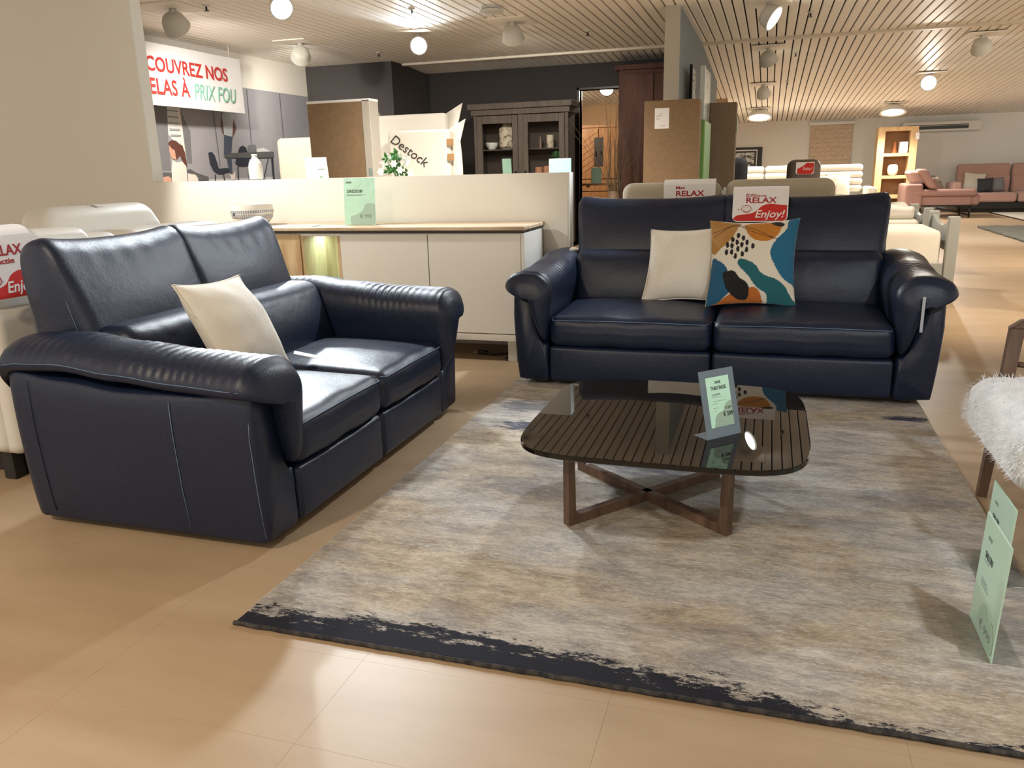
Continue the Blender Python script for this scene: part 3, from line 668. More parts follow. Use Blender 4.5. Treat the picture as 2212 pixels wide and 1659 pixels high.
# ------------------------------------------------------------------ RELAX cloths
def relax_cloth(name, label, o, u, v, w, h, n_lines, wrap=None, clip=None, full=True, first='Avec', second='fonction', rounded=True, group='printed RELAX cloths'):
    """front sheet in the plane u,v; upper edge folds backwards over the headrest"""
    f = Frame(o, u, v); t = thing(name, label, 'cloth', tuple(f.p(w/2, 0)), group=group)
    r = .035 if rounded else .002; out = [(w, h), (0, h)]
    for i in range(7): a = PI+i/6*PI/2; out.append((r+r*math.cos(a), r+r*math.sin(a)))
    for i in range(7): a = 1.5*PI+i/6*PI/2; out.append((w-r+r*math.cos(a), r+r*math.sin(a)))
    sh = f.slab('sheet', out, -.002, 0, white_cloth, t)
    if wrap:
        bk = Vector(wrap); V = []; pts = [(0, 0), (.12, .022), (.3, .034), (.55, .036), (.8, .026), (1, .0)]
        for s_, up in pts:
            for a in (0, w): V.append(f.p(a, h)+bk*s_+Vector((0,0,up)))
        V2 = [p-Vector((0,0,.002)) for p in V]; n = len(pts); F = []
        for i in range(n-1): F += [(2*i,2*i+1,2*i+3,2*i+2), (2*n+2*i,2*n+2*i+2,2*n+2*i+3,2*n+2*i+1)]
        F += [(0,2*n,2*n+1,1)]; mesh('top_fold', V+V2, F, white_cloth, t, True)
    k = w/.31
    if n_lines:
        for txt, b, sz, wd in n_lines:
            f.text('lettering', txt, .072*k, b, sz, darkred_ink, sh, width=wd*k, bold=.0012)
    if full:
        wave = open_spline([(.006*k,.020),(.03*k,.040),(.09*k,.048),(.13*k,.062),(.165*k,.094),(.21*k,.108),(.255*k,.102),(.303*k,.098)], 30)
        low = [(w-.007, .03)]+[(w-.03+.024*math.cos(-a), .03-.024*math.sin(a)) for a in (.3,.8,1.2,1.57)]+[(.03,.006),(.012,.012)]
        f.slab('red_wave', wave+low, .0002, .0008, red_ink, sh)
        f.text('lettering', 'Enjoy!', .125*k, .026, .062, white_cloth, sh, width=.165*k, shear=.25, bold=.0009, c=.0018)
        c = (.078*k, .078); ring = [(c[0]+.027*math.cos(i/24*2*PI), c[1]+.022*math.sin(i/24*2*PI)) for i in range(25)]
        L_ = [[f.p(a, b, .0006) for a, b in ring], [f.p(c[0]+.017*math.cos(a), c[1]-.003+.012*math.sin(a), .0006) for a in [PI*1.08+i/10*PI*.84 for i in range(11)]]]
        tubes('smiley', L_, .0017, darkred_ink, sh)
        for da, db, rr in ((-.009,.007,.0022),(.006,.009,.0022),(-.043,-.004,.0042),(-.053,-.005,.0018),(.034,-.006,.0022)): f.disc('print_dot', c[0]+da, c[1]+db, rr, .0002, .0008, darkred_ink, sh, 12)
    return t
relax_cloth('relax_cloth', 'white and red Enjoy RELAX cloth on the headrest of the right sofa', (-.203,5.0,.865), (1,.0,.0), (.0,.30,1), .315, .172, [('Avec',.1625,.011,.06),('fonction',.1505,.016,.115),('RELAX',.1135,.046,.170)], wrap=(0,.16,0))
relax_cloth('relax_cloth', 'white cloth reading Met RELAX functie on the beige headrest', (-.70,5.735,.90), (1,0,0), (0,.06,1), .35, .17, [('Met',.142,.026,.055),('RELAX',.094,.052,.170),('functie',.064,.032,.096)], wrap=(0,.15,0), full=False)

# ------------------------------------------------------------------ coffee table with the tinted top
def coffee_table():
    t = thing('coffee_table', 'low coffee table with dark glass top and crossed walnut legs', 'table', (-.33,2.74,.011))
    c = (-.295,2.733); hw, hd = .462, .478; k = 96; e = 5.2
    out = []
    for i in range(k):
        a = 2*PI*i/k; ca, sa = math.cos(a), math.sin(a)
        out.append((c[0]+hw*math.copysign(abs(ca)**(2/e), ca), c[1]+hd*math.copysign(abs(sa)**(2/e), sa)))
    V = []; rings = [(1.0,.322),(1.006,.325),(1.006,.337),(1.0,.340)]
    for s_, z in rings: V += [(c[0]+(x-c[0])*s_, c[1]+(y-c[1])*s_, z) for x, y in out]
    F = [tuple(range(k))[::-1], tuple(range(3*k, 4*k))]
    for r in range(3): F += [(r*k+i, r*k+(i+1)%k, (r+1)*k+(i+1)%k, (r+1)*k+i) for i in range(k)]
    mesh('glass_top', V, F, black_glass, t)
    legs = [(-.605,2.45),(-.135,3.035),(-.065,2.505),(-.675,2.985)]
    for a, b in ((legs[0], legs[1]), (legs[2], legs[3])):
        A_ = Vector((*a, .012)); u = Vector((b[0]-a[0], b[1]-a[1], 0)); L_ = u.length; u.normalize(); H = .31; tk = .03
        def arc(cx, cz, r, a0, a1): return [(cx+r*math.cos(a0+(a1-a0)*i/6), cz+r*math.sin(a0+(a1-a0)*i/6)) for i in range(7)]
        wv, bt, r = .032, .034, .022; a1 = arc(wv+r, bt+r, r, PI, 1.5*PI); a2 = arc(L_-wv-r, bt+r, r, 1.5*PI, 2*PI)
        pairs = [((0,H),(wv-.006,H)), ((0,bt+r),a1[0])]+[((0,0),q) for q in a1[1:6]]+[((wv+r,0),a1[6]), ((L_-wv-r,0),a2[0])]+[((L_,0),q) for q in a2[1:6]]+[((L_,bt+r),a2[6]), ((L_,H),(L_-wv+.006,H))]
        n = u.cross(Vector((0,0,1))); V = []
        for po, pi_ in pairs:
            for q in (po, pi_):
                for sg in (1, -1): V.append(A_+u*q[0]+Vector((0,0,q[1]))+n*tk/2*sg)
        F = []
        for i in range(len(pairs)-1):
            a, b_ = 4*i, 4*i+4; F += [(a,b_,b_+2,a+2),(a+1,a+3,b_+3,b_+1),(a+2,b_+2,b_+3,a+3),(a,a+1,b_+1,b_)]
        F += [(0,2,3,1),(4*len(pairs)-4,4*len(pairs)-3,4*len(pairs)-1,4*len(pairs)-2)]
        bm = bmesh.new(); vv = [bm.verts.new(v) for v in V]
        for f in F: bm.faces.new([vv[k] for k in f])
        bmesh.ops.remove_doubles(bm, verts=bm.verts, dist=1e-6)
        bm_obj('leg_frame', bm, walnut, t)
coffee_table()

# ------------------------------------------------------------------ price stands
def price_stand():
    o = Vector((-.146,2.497,.341)); u = Vector((.69,.72,0)); back = Vector((-.72,.69,0)); v = (Vector((0,0,1))+back*.26).normalized(); w_ = .146; h_ = .222
    t = thing('price_stand', 'tilted clear acrylic stand with mint price card TABLE BASSE on the glass top', 'sign', tuple(o))
    f = Frame(o, u, v)
    ac2 = M('frosted_acrylic', (.17,.22,.26), .25, alpha=.72)
    sh = f.rect('acrylic_panel', 0, 0, w_, h_, -.002, 0, ac2, t)
    g = Frame(o, u, back); g.rect('acrylic_foot', 0, 0, w_, .066, -.0012, .0008, ac2, t)
    cd = f.rect('price_card', .024, .034, .122, .198, .0004, .0012, green_paper, t)
    c = .0016
    f.text('lettering', 'CRACK', .060, .176, .012, ink, cd, c=c, width=.026, bold=.0003)
    f.text('lettering', 'TABLE BASSE', .040, .156, .017, ink, cd, c=c, width=.066, bold=.0002)
    f.text('lettering', 'CROSS', .042, .137, .009, ink_soft, cd, c=c, width=.018); f.rect('print_line', .062, .138, .078, .143, .0012, .0017, ink_soft, cd)
    for b_, a1 in ((.132,.085),(.118,.098),(.110,.062),(.096,.062),(.087,.056)): f.rect('print_line', .042, b_, a1, b_+.0013, .0012, .0017, ink_soft, cd)
    blob = closed_spline([(.122,.034),(.122,.108),(.108,.112),(.092,.102),(.082,.085),(.062,.080),(.046,.066),(.042,.045),(.044,.034)], 40)
    blob = [(min(.122, max(.03, a)), max(.034, b_)) for a, b_ in blob]; f.slab('print_patch', blob, .0012, .0016, green_dark, cd)
    f.text('lettering', '€ 879', .092, .088, .012, ink, cd, c=.002, width=.026); f.text('lettering', '€ 599', .080, .066, .020, ink, cd, c=.002, width=.041, bold=.0005)
    f.rect('print_line', .058, .052, .075, .0535, .0016, .002, ink_soft, cd)
price_stand()
def salon_stand(o, label, dy, h_):
    o = Vector(o); t = thing('sign_holder', label, 'sign', tuple(o), group='mint floor price signs')
    f = Frame(o+Vector((-.002,dy,0)), (0,-1,0), (0.03,0,1))
    pn = f.rect('acrylic_panel', 0, 0, dy, h_, -.004, 0, M('mint_acrylic', (.44,.62,.50), .2, alpha=.93), t)
    box('acrylic_foot', (o.x-.062,o.y,o.z), (o.x-.001,o.y+dy,o.z+.003), acrylic, t, bevel=.001); box('acrylic_foot', (o.x+.003,o.y,o.z), (o.x+.07,o.y+dy,o.z+.003), acrylic, t, bevel=.001)
    f.text('lettering', 'CRACK', .045, h_-.055, .014, ink_soft, pn, width=.035)
    f.text('lettering', 'SALON', .045, h_-.105, .026, ink, pn, width=.065)
    for i, b_ in enumerate((.115,.165,.172,.18)): f.rect('print_line', .045, h_-b_, .085+.01*i, h_-b_+.0025, .0004, .001, ink_soft, pn)
    blob = closed_spline([(.205,.012),(.208,.06),(.185,.085),(.15,.075),(.12,.095),(.085,.085),(.07,.05),(.075,.012)], 40); f.slab('print_patch', [(min(dy-.004,a),max(.006,b_)) for a, b_ in blob], .0004, .0012, green_dark, pn)
    f.text('lettering', '€ 999', .09, .03, .034, ink_soft, pn, width=.1, c=.002)
salon_stand((.577,1.948,.013), 'mint green SALON price sign standing on the rug at the right edge', .22, .305)
salon_stand((.70,2.36,.013), 'second mint price sign half hidden under the fur chair', .235, .235)

# ------------------------------------------------------------------ fur covered lounge chair at the right edge
def fur_chair():
    t = thing('lounge_chair', 'dark wooden lounge chair with thick white fur seat at the right edge', 'chair', (1.1,2.75,0))
    def fn(x, y, z): 
        q = mnoise.noise((x*22+3, y*22, z*22)); d = .010*q
        return (x*(1+d)-(.02*(1-(z/.1)**2) if x < 0 else 0), y*(1+d)-0.02*(1-(z/.1)**2)*math.copysign(1,y)*0, z+d+.02*(1-(x/.36)**2)*(1-(y/.33)**2)*(z > 0))
    s = rbox('fur_seat', (1.06,2.745,.365), (.34,.31,.105), .06, fur_m, t, n=26, fn=fn)
    # loose fur
    me = s.data; V = []; F = []; random.seed(3)
    vs_ = [v for v in me.vertices]; ncount = 0
    while ncount < 9000:
        v = random.choice(vs_); 
        if v.co.z < .31: continue
        p = v.co+Vector((random.uniform(-.012,.012), random.uniform(-.012,.012), random.uniform(-.008,.008))); n = v.normal
        d = (n+Vector((random.uniform(-.9,.4), random.uniform(-.9,.9), random.uniform(-.9,.2)))).normalized()*random.uniform(.012,.028); sd = d.cross(Vector((0,0,1))).normalized()*.0011
        o = len(V); V += [p-sd, p+sd, p+d]; F.append((o,o+1,o+2)); ncount += 1
    fo = mesh('loose_fur', V, F, M('fur_strand',(.74,.75,.76),.9), t); fo['kind'] = 'stuff'
    rbox('side_cushion', (1.08,2.415,.34), (.27,.05,.07), .02, panel_w, t, n=6)
    tube('piping', [(.80,2.37,.28),(.80,2.365,.40),(.84,2.365,.42),(1.30,2.365,.42)], .004, panel_w, t)
    for y in (3.10, 2.42):
        def leg(nm, a, b, w0, w1):
            a = Vector(a); b = Vector(b); V = []
            for p, w_ in ((a, w0), (b, w1)):
                V += [p+Vector((sx*w_, sy*.017, 0)) for sx, sy in ((-1,-1),(1,-1),(1,1),(-1,1))]
            mesh(nm, V, [(0,1,2,3),(4,5,6,7),(0,1,5,4),(1,2,6,5),(2,3,7,6),(3,0,4,7)], walnut, t)
        leg('leg', (.805,y,0), (.845,y,.625), .015, .022); leg('leg', (1.52,y,0), (1.40,y,.55), .016, .022)
        prism('armrest', [(.815,.625),(.86,.66),(1.1,.662),(1.45,.60),(1.45,.56),(1.1,.625)], 'y', y-.02, y+.02, walnut, t, bevel=.006)
        tube('stretcher', [(.835,y,.50),(1.42,y,.46)], .010, walnut, t, 8); box('seat_rail', (.82,y-.012,.24), (1.46,y+.012,.275), walnut, t)
    box('seat_rail', (.83,2.42,.24), (.86,3.10,.27), walnut, t); box('seat_rail', (1.42,2.42,.24), (1.45,3.10,.27), walnut, t)
    rbox('back_cushion', (1.40,2.75,.62), (.07,.30,.24), .05, fur_m, t, n=10, fn=lambda x,y,z: (x+.25*z,y,z))
fur_chair()

# ------------------------------------------------------------------ white sideboard with rustic oak
def sideboard():
    X0, X1, Y0, Y1 = -3.82, -1.425, 4.75, 5.2
    t = thing('sideboard', 'long white sideboard with rustic oak top and niche against the partition', 'sideboard', ((X0+X1)/2,(Y0+Y1)/2,0))
    box('top', (X0-.01,Y0-.02,.838), (X1+.008,Y1+.02,.862), oak_h, t); box('dark_strip', (X0-.005,Y0-.018,.826), (X1+.004,Y1,.838), dark_edge, t)  # oak top with a dark strip beneath it
    # carcass panels
    box('side_panel', (X1-.022,Y0,.135), (X1,Y1,.822), lac_white, t, .002); box('side_panel', (X0,Y0,.135), (X0+.022,Y1,.822), lac_white, t, .002)
    box('back_panel', (X0,Y1-.015,.135), (X1,Y1,.822), M('sideboard_back',(.5,.42,.3),.7), t, .001)
    box('bottom_panel', (X0,Y0,.135), (X1,Y1-.016,.178), lac_white, t, .002); box('carcass_top', (X0+.022,Y0+.01,.802), (X1-.022,Y1-.016,.822), lac_white, t, .002)
    for a, b in ((-2.068,-1.449),(-2.702,-2.074)): box('door', (a,Y0-.001,.184), (b,Y0+.02,.815), lac_white, t, .0015)
    box('door', (-3.80,Y0-.001,.184), (-3.30,Y0+.02,.815), lac_white, t, .0015)
    box('oak_door', (-3.29,Y0-.004,.184), (-3.005,Y0+.02,.815), oak, t, .002)
    box('divider', (-2.725,Y0+.002,.178), (-2.705,Y1-.016,.802), oak, t, .001); box('divider', (-3.003,Y0+.002,.178), (-2.983,Y1-.016,.802), oak, t, .001)
    box('niche_back', (-2.983,Y1-.03,.178), (-2.725,Y1-.016,.802), oak, t, .001)
    box('glass_shelf', (-2.983,Y0+.03,.47), (-2.725,Y1-.03,.478), M('shelf_glass',(.75,.88,.85),.05,trans=.6,alpha=.8), t, .001)
    for x in (X0+.08, X1-.10):
        for y in (Y0+.04, Y1-.08): box('foot', (x-.03,y-.02,0), (x+.03,y+.02,.135), lac_white if y < 4.9 else black_mat, t, .002)
    ld = bpy.data.lights.new('niche_light','AREA'); ld.energy = 1.6; ld.size = .22; ld.size_y = .12; ld.shape = 'RECTANGLE'; ld.color = (.62,1.0,.86)
    lo = bpy.data.objects.new('niche_light', ld); col.objects.link(lo); lo.parent = t; lo.matrix_parent_inverse = MW[t.name].inverted(); lo.location = (-2.854,4.98,.798)
sideboard()
def bowl():
    c = (-3.50,4.95,.862); t = thing('ceramic_bowl', 'white ceramic bowl with blue dotted band and bird on the sideboard', 'bowl', c)
    pr = [(.075,0),(.105,.012),(.135,.05),(.148,.09),(.147,.125),(.145,.15),(.139,.15),(.141,.125),(.141,.09),(.125,.05),(.09,.02),(.0,.016)]
    b = lathe('bowl_body', pr, c, ceramic, t, 40)
    V = []; F = []
    for row in range(6):
        for j in range(56):
            a = 2*PI*j/56; z = .058+row*.0095; r = .1395+.0085*min(1, (z-.058)/.04)+.0006; a0, a1 = a-.035, a+.035; o = len(V)
            for aa, zz in ((a0,z-.003),(a1,z-.003),(a1,z+.003),(a0,z+.003)): V.append((c[0]+r*math.cos(aa), c[1]+r*math.sin(aa), c[2]+zz))
            F.append((o,o+1,o+2,o+3))
    d = mesh('dotted_band', V, F, ceramic_b, b); d['kind'] = 'stuff'
    f = Frame((c[0]-.05,c[1]-.138,c[2]+.085), (.94,-.34,0), (0,-.1,1))
    f.slab('bird_print', [(-.016,.004),(-.004,.0),(0,.016),(.004,.006),(.018,.014),(.010,0),(.014,-.014),(.0,-.006),(-.010,-.012),(-.008,-.003)], .004, .006, M('bird_blue',(.02,.05,.10),.4), b)
bowl()
def dressoir_sign():
    o = Vector((-2.755,4.93,.863)); t = thing('price_sign', 'mint DRESSOIR price sign standing on the sideboard', 'sign', tuple(o))
    f = Frame(o, (1,0,0), (0,.08,1)); w_, h_ = .232, .31
    s = f.rect('card', 0, 0, w_, h_, -.004, 0, M('mint_gloss', (.43,.68,.55), .25, bump2=.35, b2scale=14, coat=.5, coat_rough=.08), t); box('acrylic_foot', (o.x,o.y,o.z-.001), (o.x+w_,o.y+.09,o.z+.002), acrylic, t, .001)
    f.text('lettering', 'CRACK', .018, .278, .013, ink, s, width=.042, bold=.0004); f.text('lettering', 'DRESSOIR', .022, .215, .028, ink, s, width=.118)
    for b_, a1 in ((.200,.16),(.196,.13)): f.rect('print_line', .022, b_, a1, b_+.002, .0004, .001, ink_soft, s)
    blob = closed_spline([(.06,.004),(.045,.03),(.05,.06),(.09,.07),(.14,.10),(.16,.135),(.20,.145),(.228,.13),(.231,.06),(.228,.01),(.14,.002)], 50); f.slab('print_patch', [(min(w_-.003,a),max(.003,b_)) for a, b_ in blob], .0003, .001, M('sage_gloss',(.33,.47,.40),.3), s)
    f.text('lettering', '€ 999', .115, .048, .034, ink_soft, s, width=.085, c=.002)
dressoir_sign()
tag(box('paper_sheet', (-3.25,4.78,.8625), (-2.93,4.93,.868), white_cloth), 'flat white sheet lying on the sideboard top', 'paper')
# cables and plug on the floor by the sideboard
def cables():
    t = thing('power_cable', 'black power cable with plug on the floor beside the sofa', 'cable', (-1.6,4.9,0))
    tube('cord', open_spline([(-1.76,4.925,.012),(-1.70,4.90,.010),(-1.62,4.93,.012),(-1.55,4.96,.012),(-1.58,4.80,.010),(-1.50,4.79,.010),(-1.38,4.86,.010)], 40), .008, black_mat, t, 7)
    tube('plug', [(-1.82,4.93,.016),(-1.75,4.924,.014)], .015, black_mat, t, 8)
    tubes('pins', [[(-1.848,4.938,.020),(-1.815,4.932,.020)],[(-1.85,4.925,.012),(-1.815,4.922,.012)]], .003, M('pin_metal',(.7,.6,.5),.3,metal=1), t)
    tube('cord', open_spline([(-1.86,5.13,.14),(-1.80,5.12,.06),(-1.74,5.1,.12),(-1.70,5.12,.05),(-1.62,5.12,.12),(-1.55,5.05,.02),(-1.40,4.98,.012)], 40), .006, black_mat, t, 6)
cables()
tag(box('hang_tag', (.7165,4.105,.405), (.7295,4.108,.575), M('tag_card',(.40,.42,.47),.5)), 'narrow white hang tag on the front of the right sofa arm', 'tag')
tag(box('care_card', (-.05,-.03,0), (.05,.03,.002), white_cloth, mat=Matrix.Translation((-1.86,2.90,.455)) @ Matrix.Rotation(.5,4,'Z') @ Matrix.Rotation(.28,4,'Y')), 'small white card beside the pillow on the left sofa seat', 'card')

# ------------------------------------------------------------------ white recliner sofa behind the left sofa
def white_sofa():
    t = thing('recliner_sofa', 'white leather recliner sofa standing back to back with the left sofa', 'sofa', (-3.25,3.1,0))
    rbox('back_shell', (-2.93,3.12,.42), (.09,.83,.30), .05, white_leather, t, n=8)
    rbox('seat_base', (-3.35,3.12,.30), (.40,.83,.15), .05, white_leather, t, n=8); rbox('arm', (-3.32,2.36,.38), (.44,.09,.25), .05, white_leather, t, n=8); rbox('arm', (-3.32,3.88,.38), (.44,.09,.25), .05, white_leather, t, n=8)
    rbox('back_cushion', (-3.02,2.72,.78), (.12,.36,.19), .06, white_leather, t, n=10); rbox('back_cushion', (-3.02,3.48,.78), (.12,.36,.19), .06, white_leather, t, n=10)
    rbox('headrest', (-2.90,2.50,.90), (.075,.335,.105), .06, white_leather, t, n=10, fn=lambda x,y,z:(x+.3*z*0,y,z+.01*(1-(y/.33)**2)))
    rbox('headrest', (-3.60,3.62,.985), (.10,.41,.085), .06, white_leather, t, n=10, fn=lambda x,y,z:(x-.5*z,y+(.9*z if y<0 else -.2*z),z)); rbox('back_cushion', (-3.62,3.45,.72), (.14,.50,.20), .06, white_leather, t, n=8)
    for y in (2.36, 3.88): box('foot', (-3.6,y-.03,0), (-3.54,y+.03,.16), black_mat, t); box('foot', (-3.0,y-.03,0), (-2.94,y+.03,.16), black_mat, t)
    box('plinth', (-3.7,2.40,.005), (-2.9,3.84,.15), black_mat, t)
white_sofa()
relax_cloth('relax_cloth', 'white and red RELAX functie cloth on the white headrest at the left edge', (-2.806,2.235,.760), (0,1,0), (-.06,0,1), .27, .245, [('RELAX',.170,.056,.172),('functie',.138,.030,.125)], wrap=(-.15,0,0))

# ------------------------------------------------------------------ things behind the partition
def vase_white():
    c = (-3.68,5.305,1.1755); t = thing('bottle_vase', 'white glazed bottle vase standing on the partition ledge', 'vase', c)
    lathe('body', [(.038,0),(.05,.006),(.052,.05),(.051,.09),(.044,.125),(.026,.150),(.019,.160),(.018,.172),(.023,.182),(.020,.184),(.014,.172)], c, ceramic, t, 26)
vase_white()
f = Frame((-3.70,6.0,1.17), (.95,-.05,0), (-.16,.2,1))
def plinth(x0, x1, y0, y1, z, label, name='display_cabinet'):
    t = thing(name, label, 'cabinet', ((x0+x1)/2,(y0+y1)/2,0)); box('body', (x0,y0,.08), (x1,y1,z-.025), lac_white, t); box('top', (x0-.01,y0-.01,z-.025), (x1+.01,y1+.01,z), oak_h, t)
    for x in (x0+.05, x1-.05):
        for y in (y0+.05, y1-.05): box('foot', (x-.02,y-.02,0), (x+.02,y+.02,.08), black_mat, t)
plinth(-3.95, -2.55, 5.85, 6.30, 1.05, 'tall cabinet hidden behind the breast high partition')
def paper_sign():
    o = Vector((-3.68,6.02,1.051)); t = thing('price_sign', 'mint paper price sign leaning beside the cardboard box', 'sign', tuple(o))
    f = Frame(o, (1,0,0), (-.22,.25,1)); s = f.rect('card', 0, 0, .21, .305, -.003, 0, M('pale_mint',(.66,.84,.76),.6), t); box('acrylic_foot', (o.x,o.y,o.z-.0005), (o.x+.21,o.y+.10,o.z+.0025), acrylic, t, .001)
    f.text('lettering', 'CRACK', .105, .27, .014, ink_soft, s, width=.03); f.rect('print_line', .12, .20, .18, .208, .0004, .001, ink_soft, s)
    f.slab('print_patch', closed_spline([(.12,.08),(.15,.075),(.16,.12),(.145,.15),(.125,.14)], 20), .0003, .001, green_dark, s)
paper_sign()
def tall_box():
    t = thing('cardboard_box', 'tall flat cardboard box with white taped edge behind the partition', 'box', (-4.1,7.45,0))
    box('body', (-4.47,7.42,0), (-3.86,7.60,1.895), cardboard, t); box('edge_tape', (-3.862,7.415,0), (-3.775,7.605,1.90), M('grey_board',(.40,.37,.32),.8), t); box('edge_tape', (-4.475,7.415,1.885), (-3.772,7.605,1.91), white_cloth, t)
    f = Frame((-3.85,7.414,1.15), (1,0,0), (0,0,1)); f.rect('print_mark', .02, .03, .06, .10, 0, .001, ink_soft, t)
tall_box()
def mattress(name, label, lo, hi, m, wrap=False, lean=0.0, writing=False):
    c = [(a+b)/2 for a, b in zip(lo, hi)]; h = [(b-a)/2 for a, b in zip(lo, hi)]
    t = thing(name, label, 'mattress', (c[0],c[1],lo[2]))
    b = rbox('cover', c, h, min(.06, h[1]*.8), m, t, n=10, fn=lambda x,y,z:(x, y, z))
    if wrap:
        V = []; F = []; random.seed(5)
        for s in (0, 1):
            for i in range(13):
                z = lo[2]+(hi[2]-lo[2])*i/12; V.append((hi[0]-.02 if s == 0 else hi[0]+.12+.05*mnoise.noise((i*.8,2,0))+(.06 if i == 12 else 0), c[1]+.05*mnoise.noise((i*.7, 5*s, 0)), z+(.10 if (s and i == 12) else 0)))
        for i in range(12): F.append((i,i+1,14+i,13+i))
        w_ = mesh('plastic_wrap', V, F, plastic_wrap, t, True); md = w_.modifiers.new('thickness', 'SOLIDIFY'); md.thickness = .012
    return t, b
mattress('mattress', 'beige quilted mattress standing upright left of the cardboard box', (-5.95,9.05,0), (-4.6,9.28,1.655), mattress_b)
mattress('mattress', 'cream mattress standing behind the beige mattress', (-5.85,9.75,0), (-4.9,9.98,1.98), mattress_m)
mt, mb = mattress('mattress', 'large white mattress in plastic wrap beside the cardboard box', (-4.55,9.0,0), (-3.62,9.22,1.86), mattress_m, wrap=True)
mt2, mb2 = mattress('mattress', 'smaller white wrapped mattress with handwriting Destock', (-4.2,8.62,0), (-3.44,8.80,1.66), mattress_m, wrap=True)
def hand_text():
    f = Frame((-4.15,8.612,1.60), (.82,0,-.57), (.57,0,.82))
    f.text('handwriting', 'Destock', .02, -.05, .15, ink, mb2, shear=.2, c=.004)
    f2 = Frame((-3.40,8.60,1.2), (1,0,0), (0,0,1)); 
    for z in (.12, .28): f2.rect('tape', -.05, z, .03, z+.07, .012, .014, M('brown_tape',(.38,.22,.10),.4), mb2)
hand_text()
def flowers():
    c = (-2.87,6.05,1.051); t = thing('flower_vase', 'white flowers with green leaves peeping over the partition', 'flowers', c)
    lathe('vase', [(.03,0),(.045,.01),(.05,.06),(.035,.11),(.03,.12)], c, ceramic, t, 18); random.seed(11)
    for i in range(16):
        a = random.uniform(0, 2*PI); r = random.uniform(.03,.13); z = random.uniform(.14,.29); p = Vector((c[0]+r*math.cos(a), c[1]+r*.5*math.sin(a), c[2]+z))
        tube('stem', [(c[0],c[1],c[2]+.08), ((c[0]+p.x)/2,(c[1]+p.y)/2,c[2]+.11+z*.3), p], .002, leaf_m, t, 5)
        for q in range(4):
            b_ = a+q*1.5; d = Vector((math.cos(b_)*.8, -.3, math.sin(b_)*.7)).normalized(); sd = d.cross(Vector((0,1,0))).normalized(); L_ = random.uniform(.035,.07); wd = L_*.28
            leaf = [p, p+d*L_*.4+sd*wd, p+d*L_+Vector((0,-.01,0)), p+d*L_*.4-sd*wd, p+d*L_*.45+Vector((0,-.008,0))]
            mesh('leaf' if i % 4 else 'petal', leaf, [(0,1,4),(1,2,4),(2,3,4),(3,0,4)], leaf_m if i % 4 else petal_m, t)
    for dx, dz in ((-.12,.16),(.05,.17),(.14,.15),(.0,.22)):
        p = Vector((c[0]+dx, c[1]-.05, c[2]+dz))
        for q in range(6):
            b_ = q*PI/3; d = Vector((math.cos(b_), -.35, math.sin(b_))).normalized(); sd = d.cross(Vector((0,1,0))).normalized()
            mesh('petal', [p, p+d*.02+sd*.012, p+d*.036, p+d*.02-sd*.012], [(0,1,2,3)], petal_m, t)
flowers()
tag(box('aqua_board', (-2.018,7.6,0), (-1.80,7.62,1.292), cyan_board), 'plain aqua board rising behind the right end of the partition', 'sign')

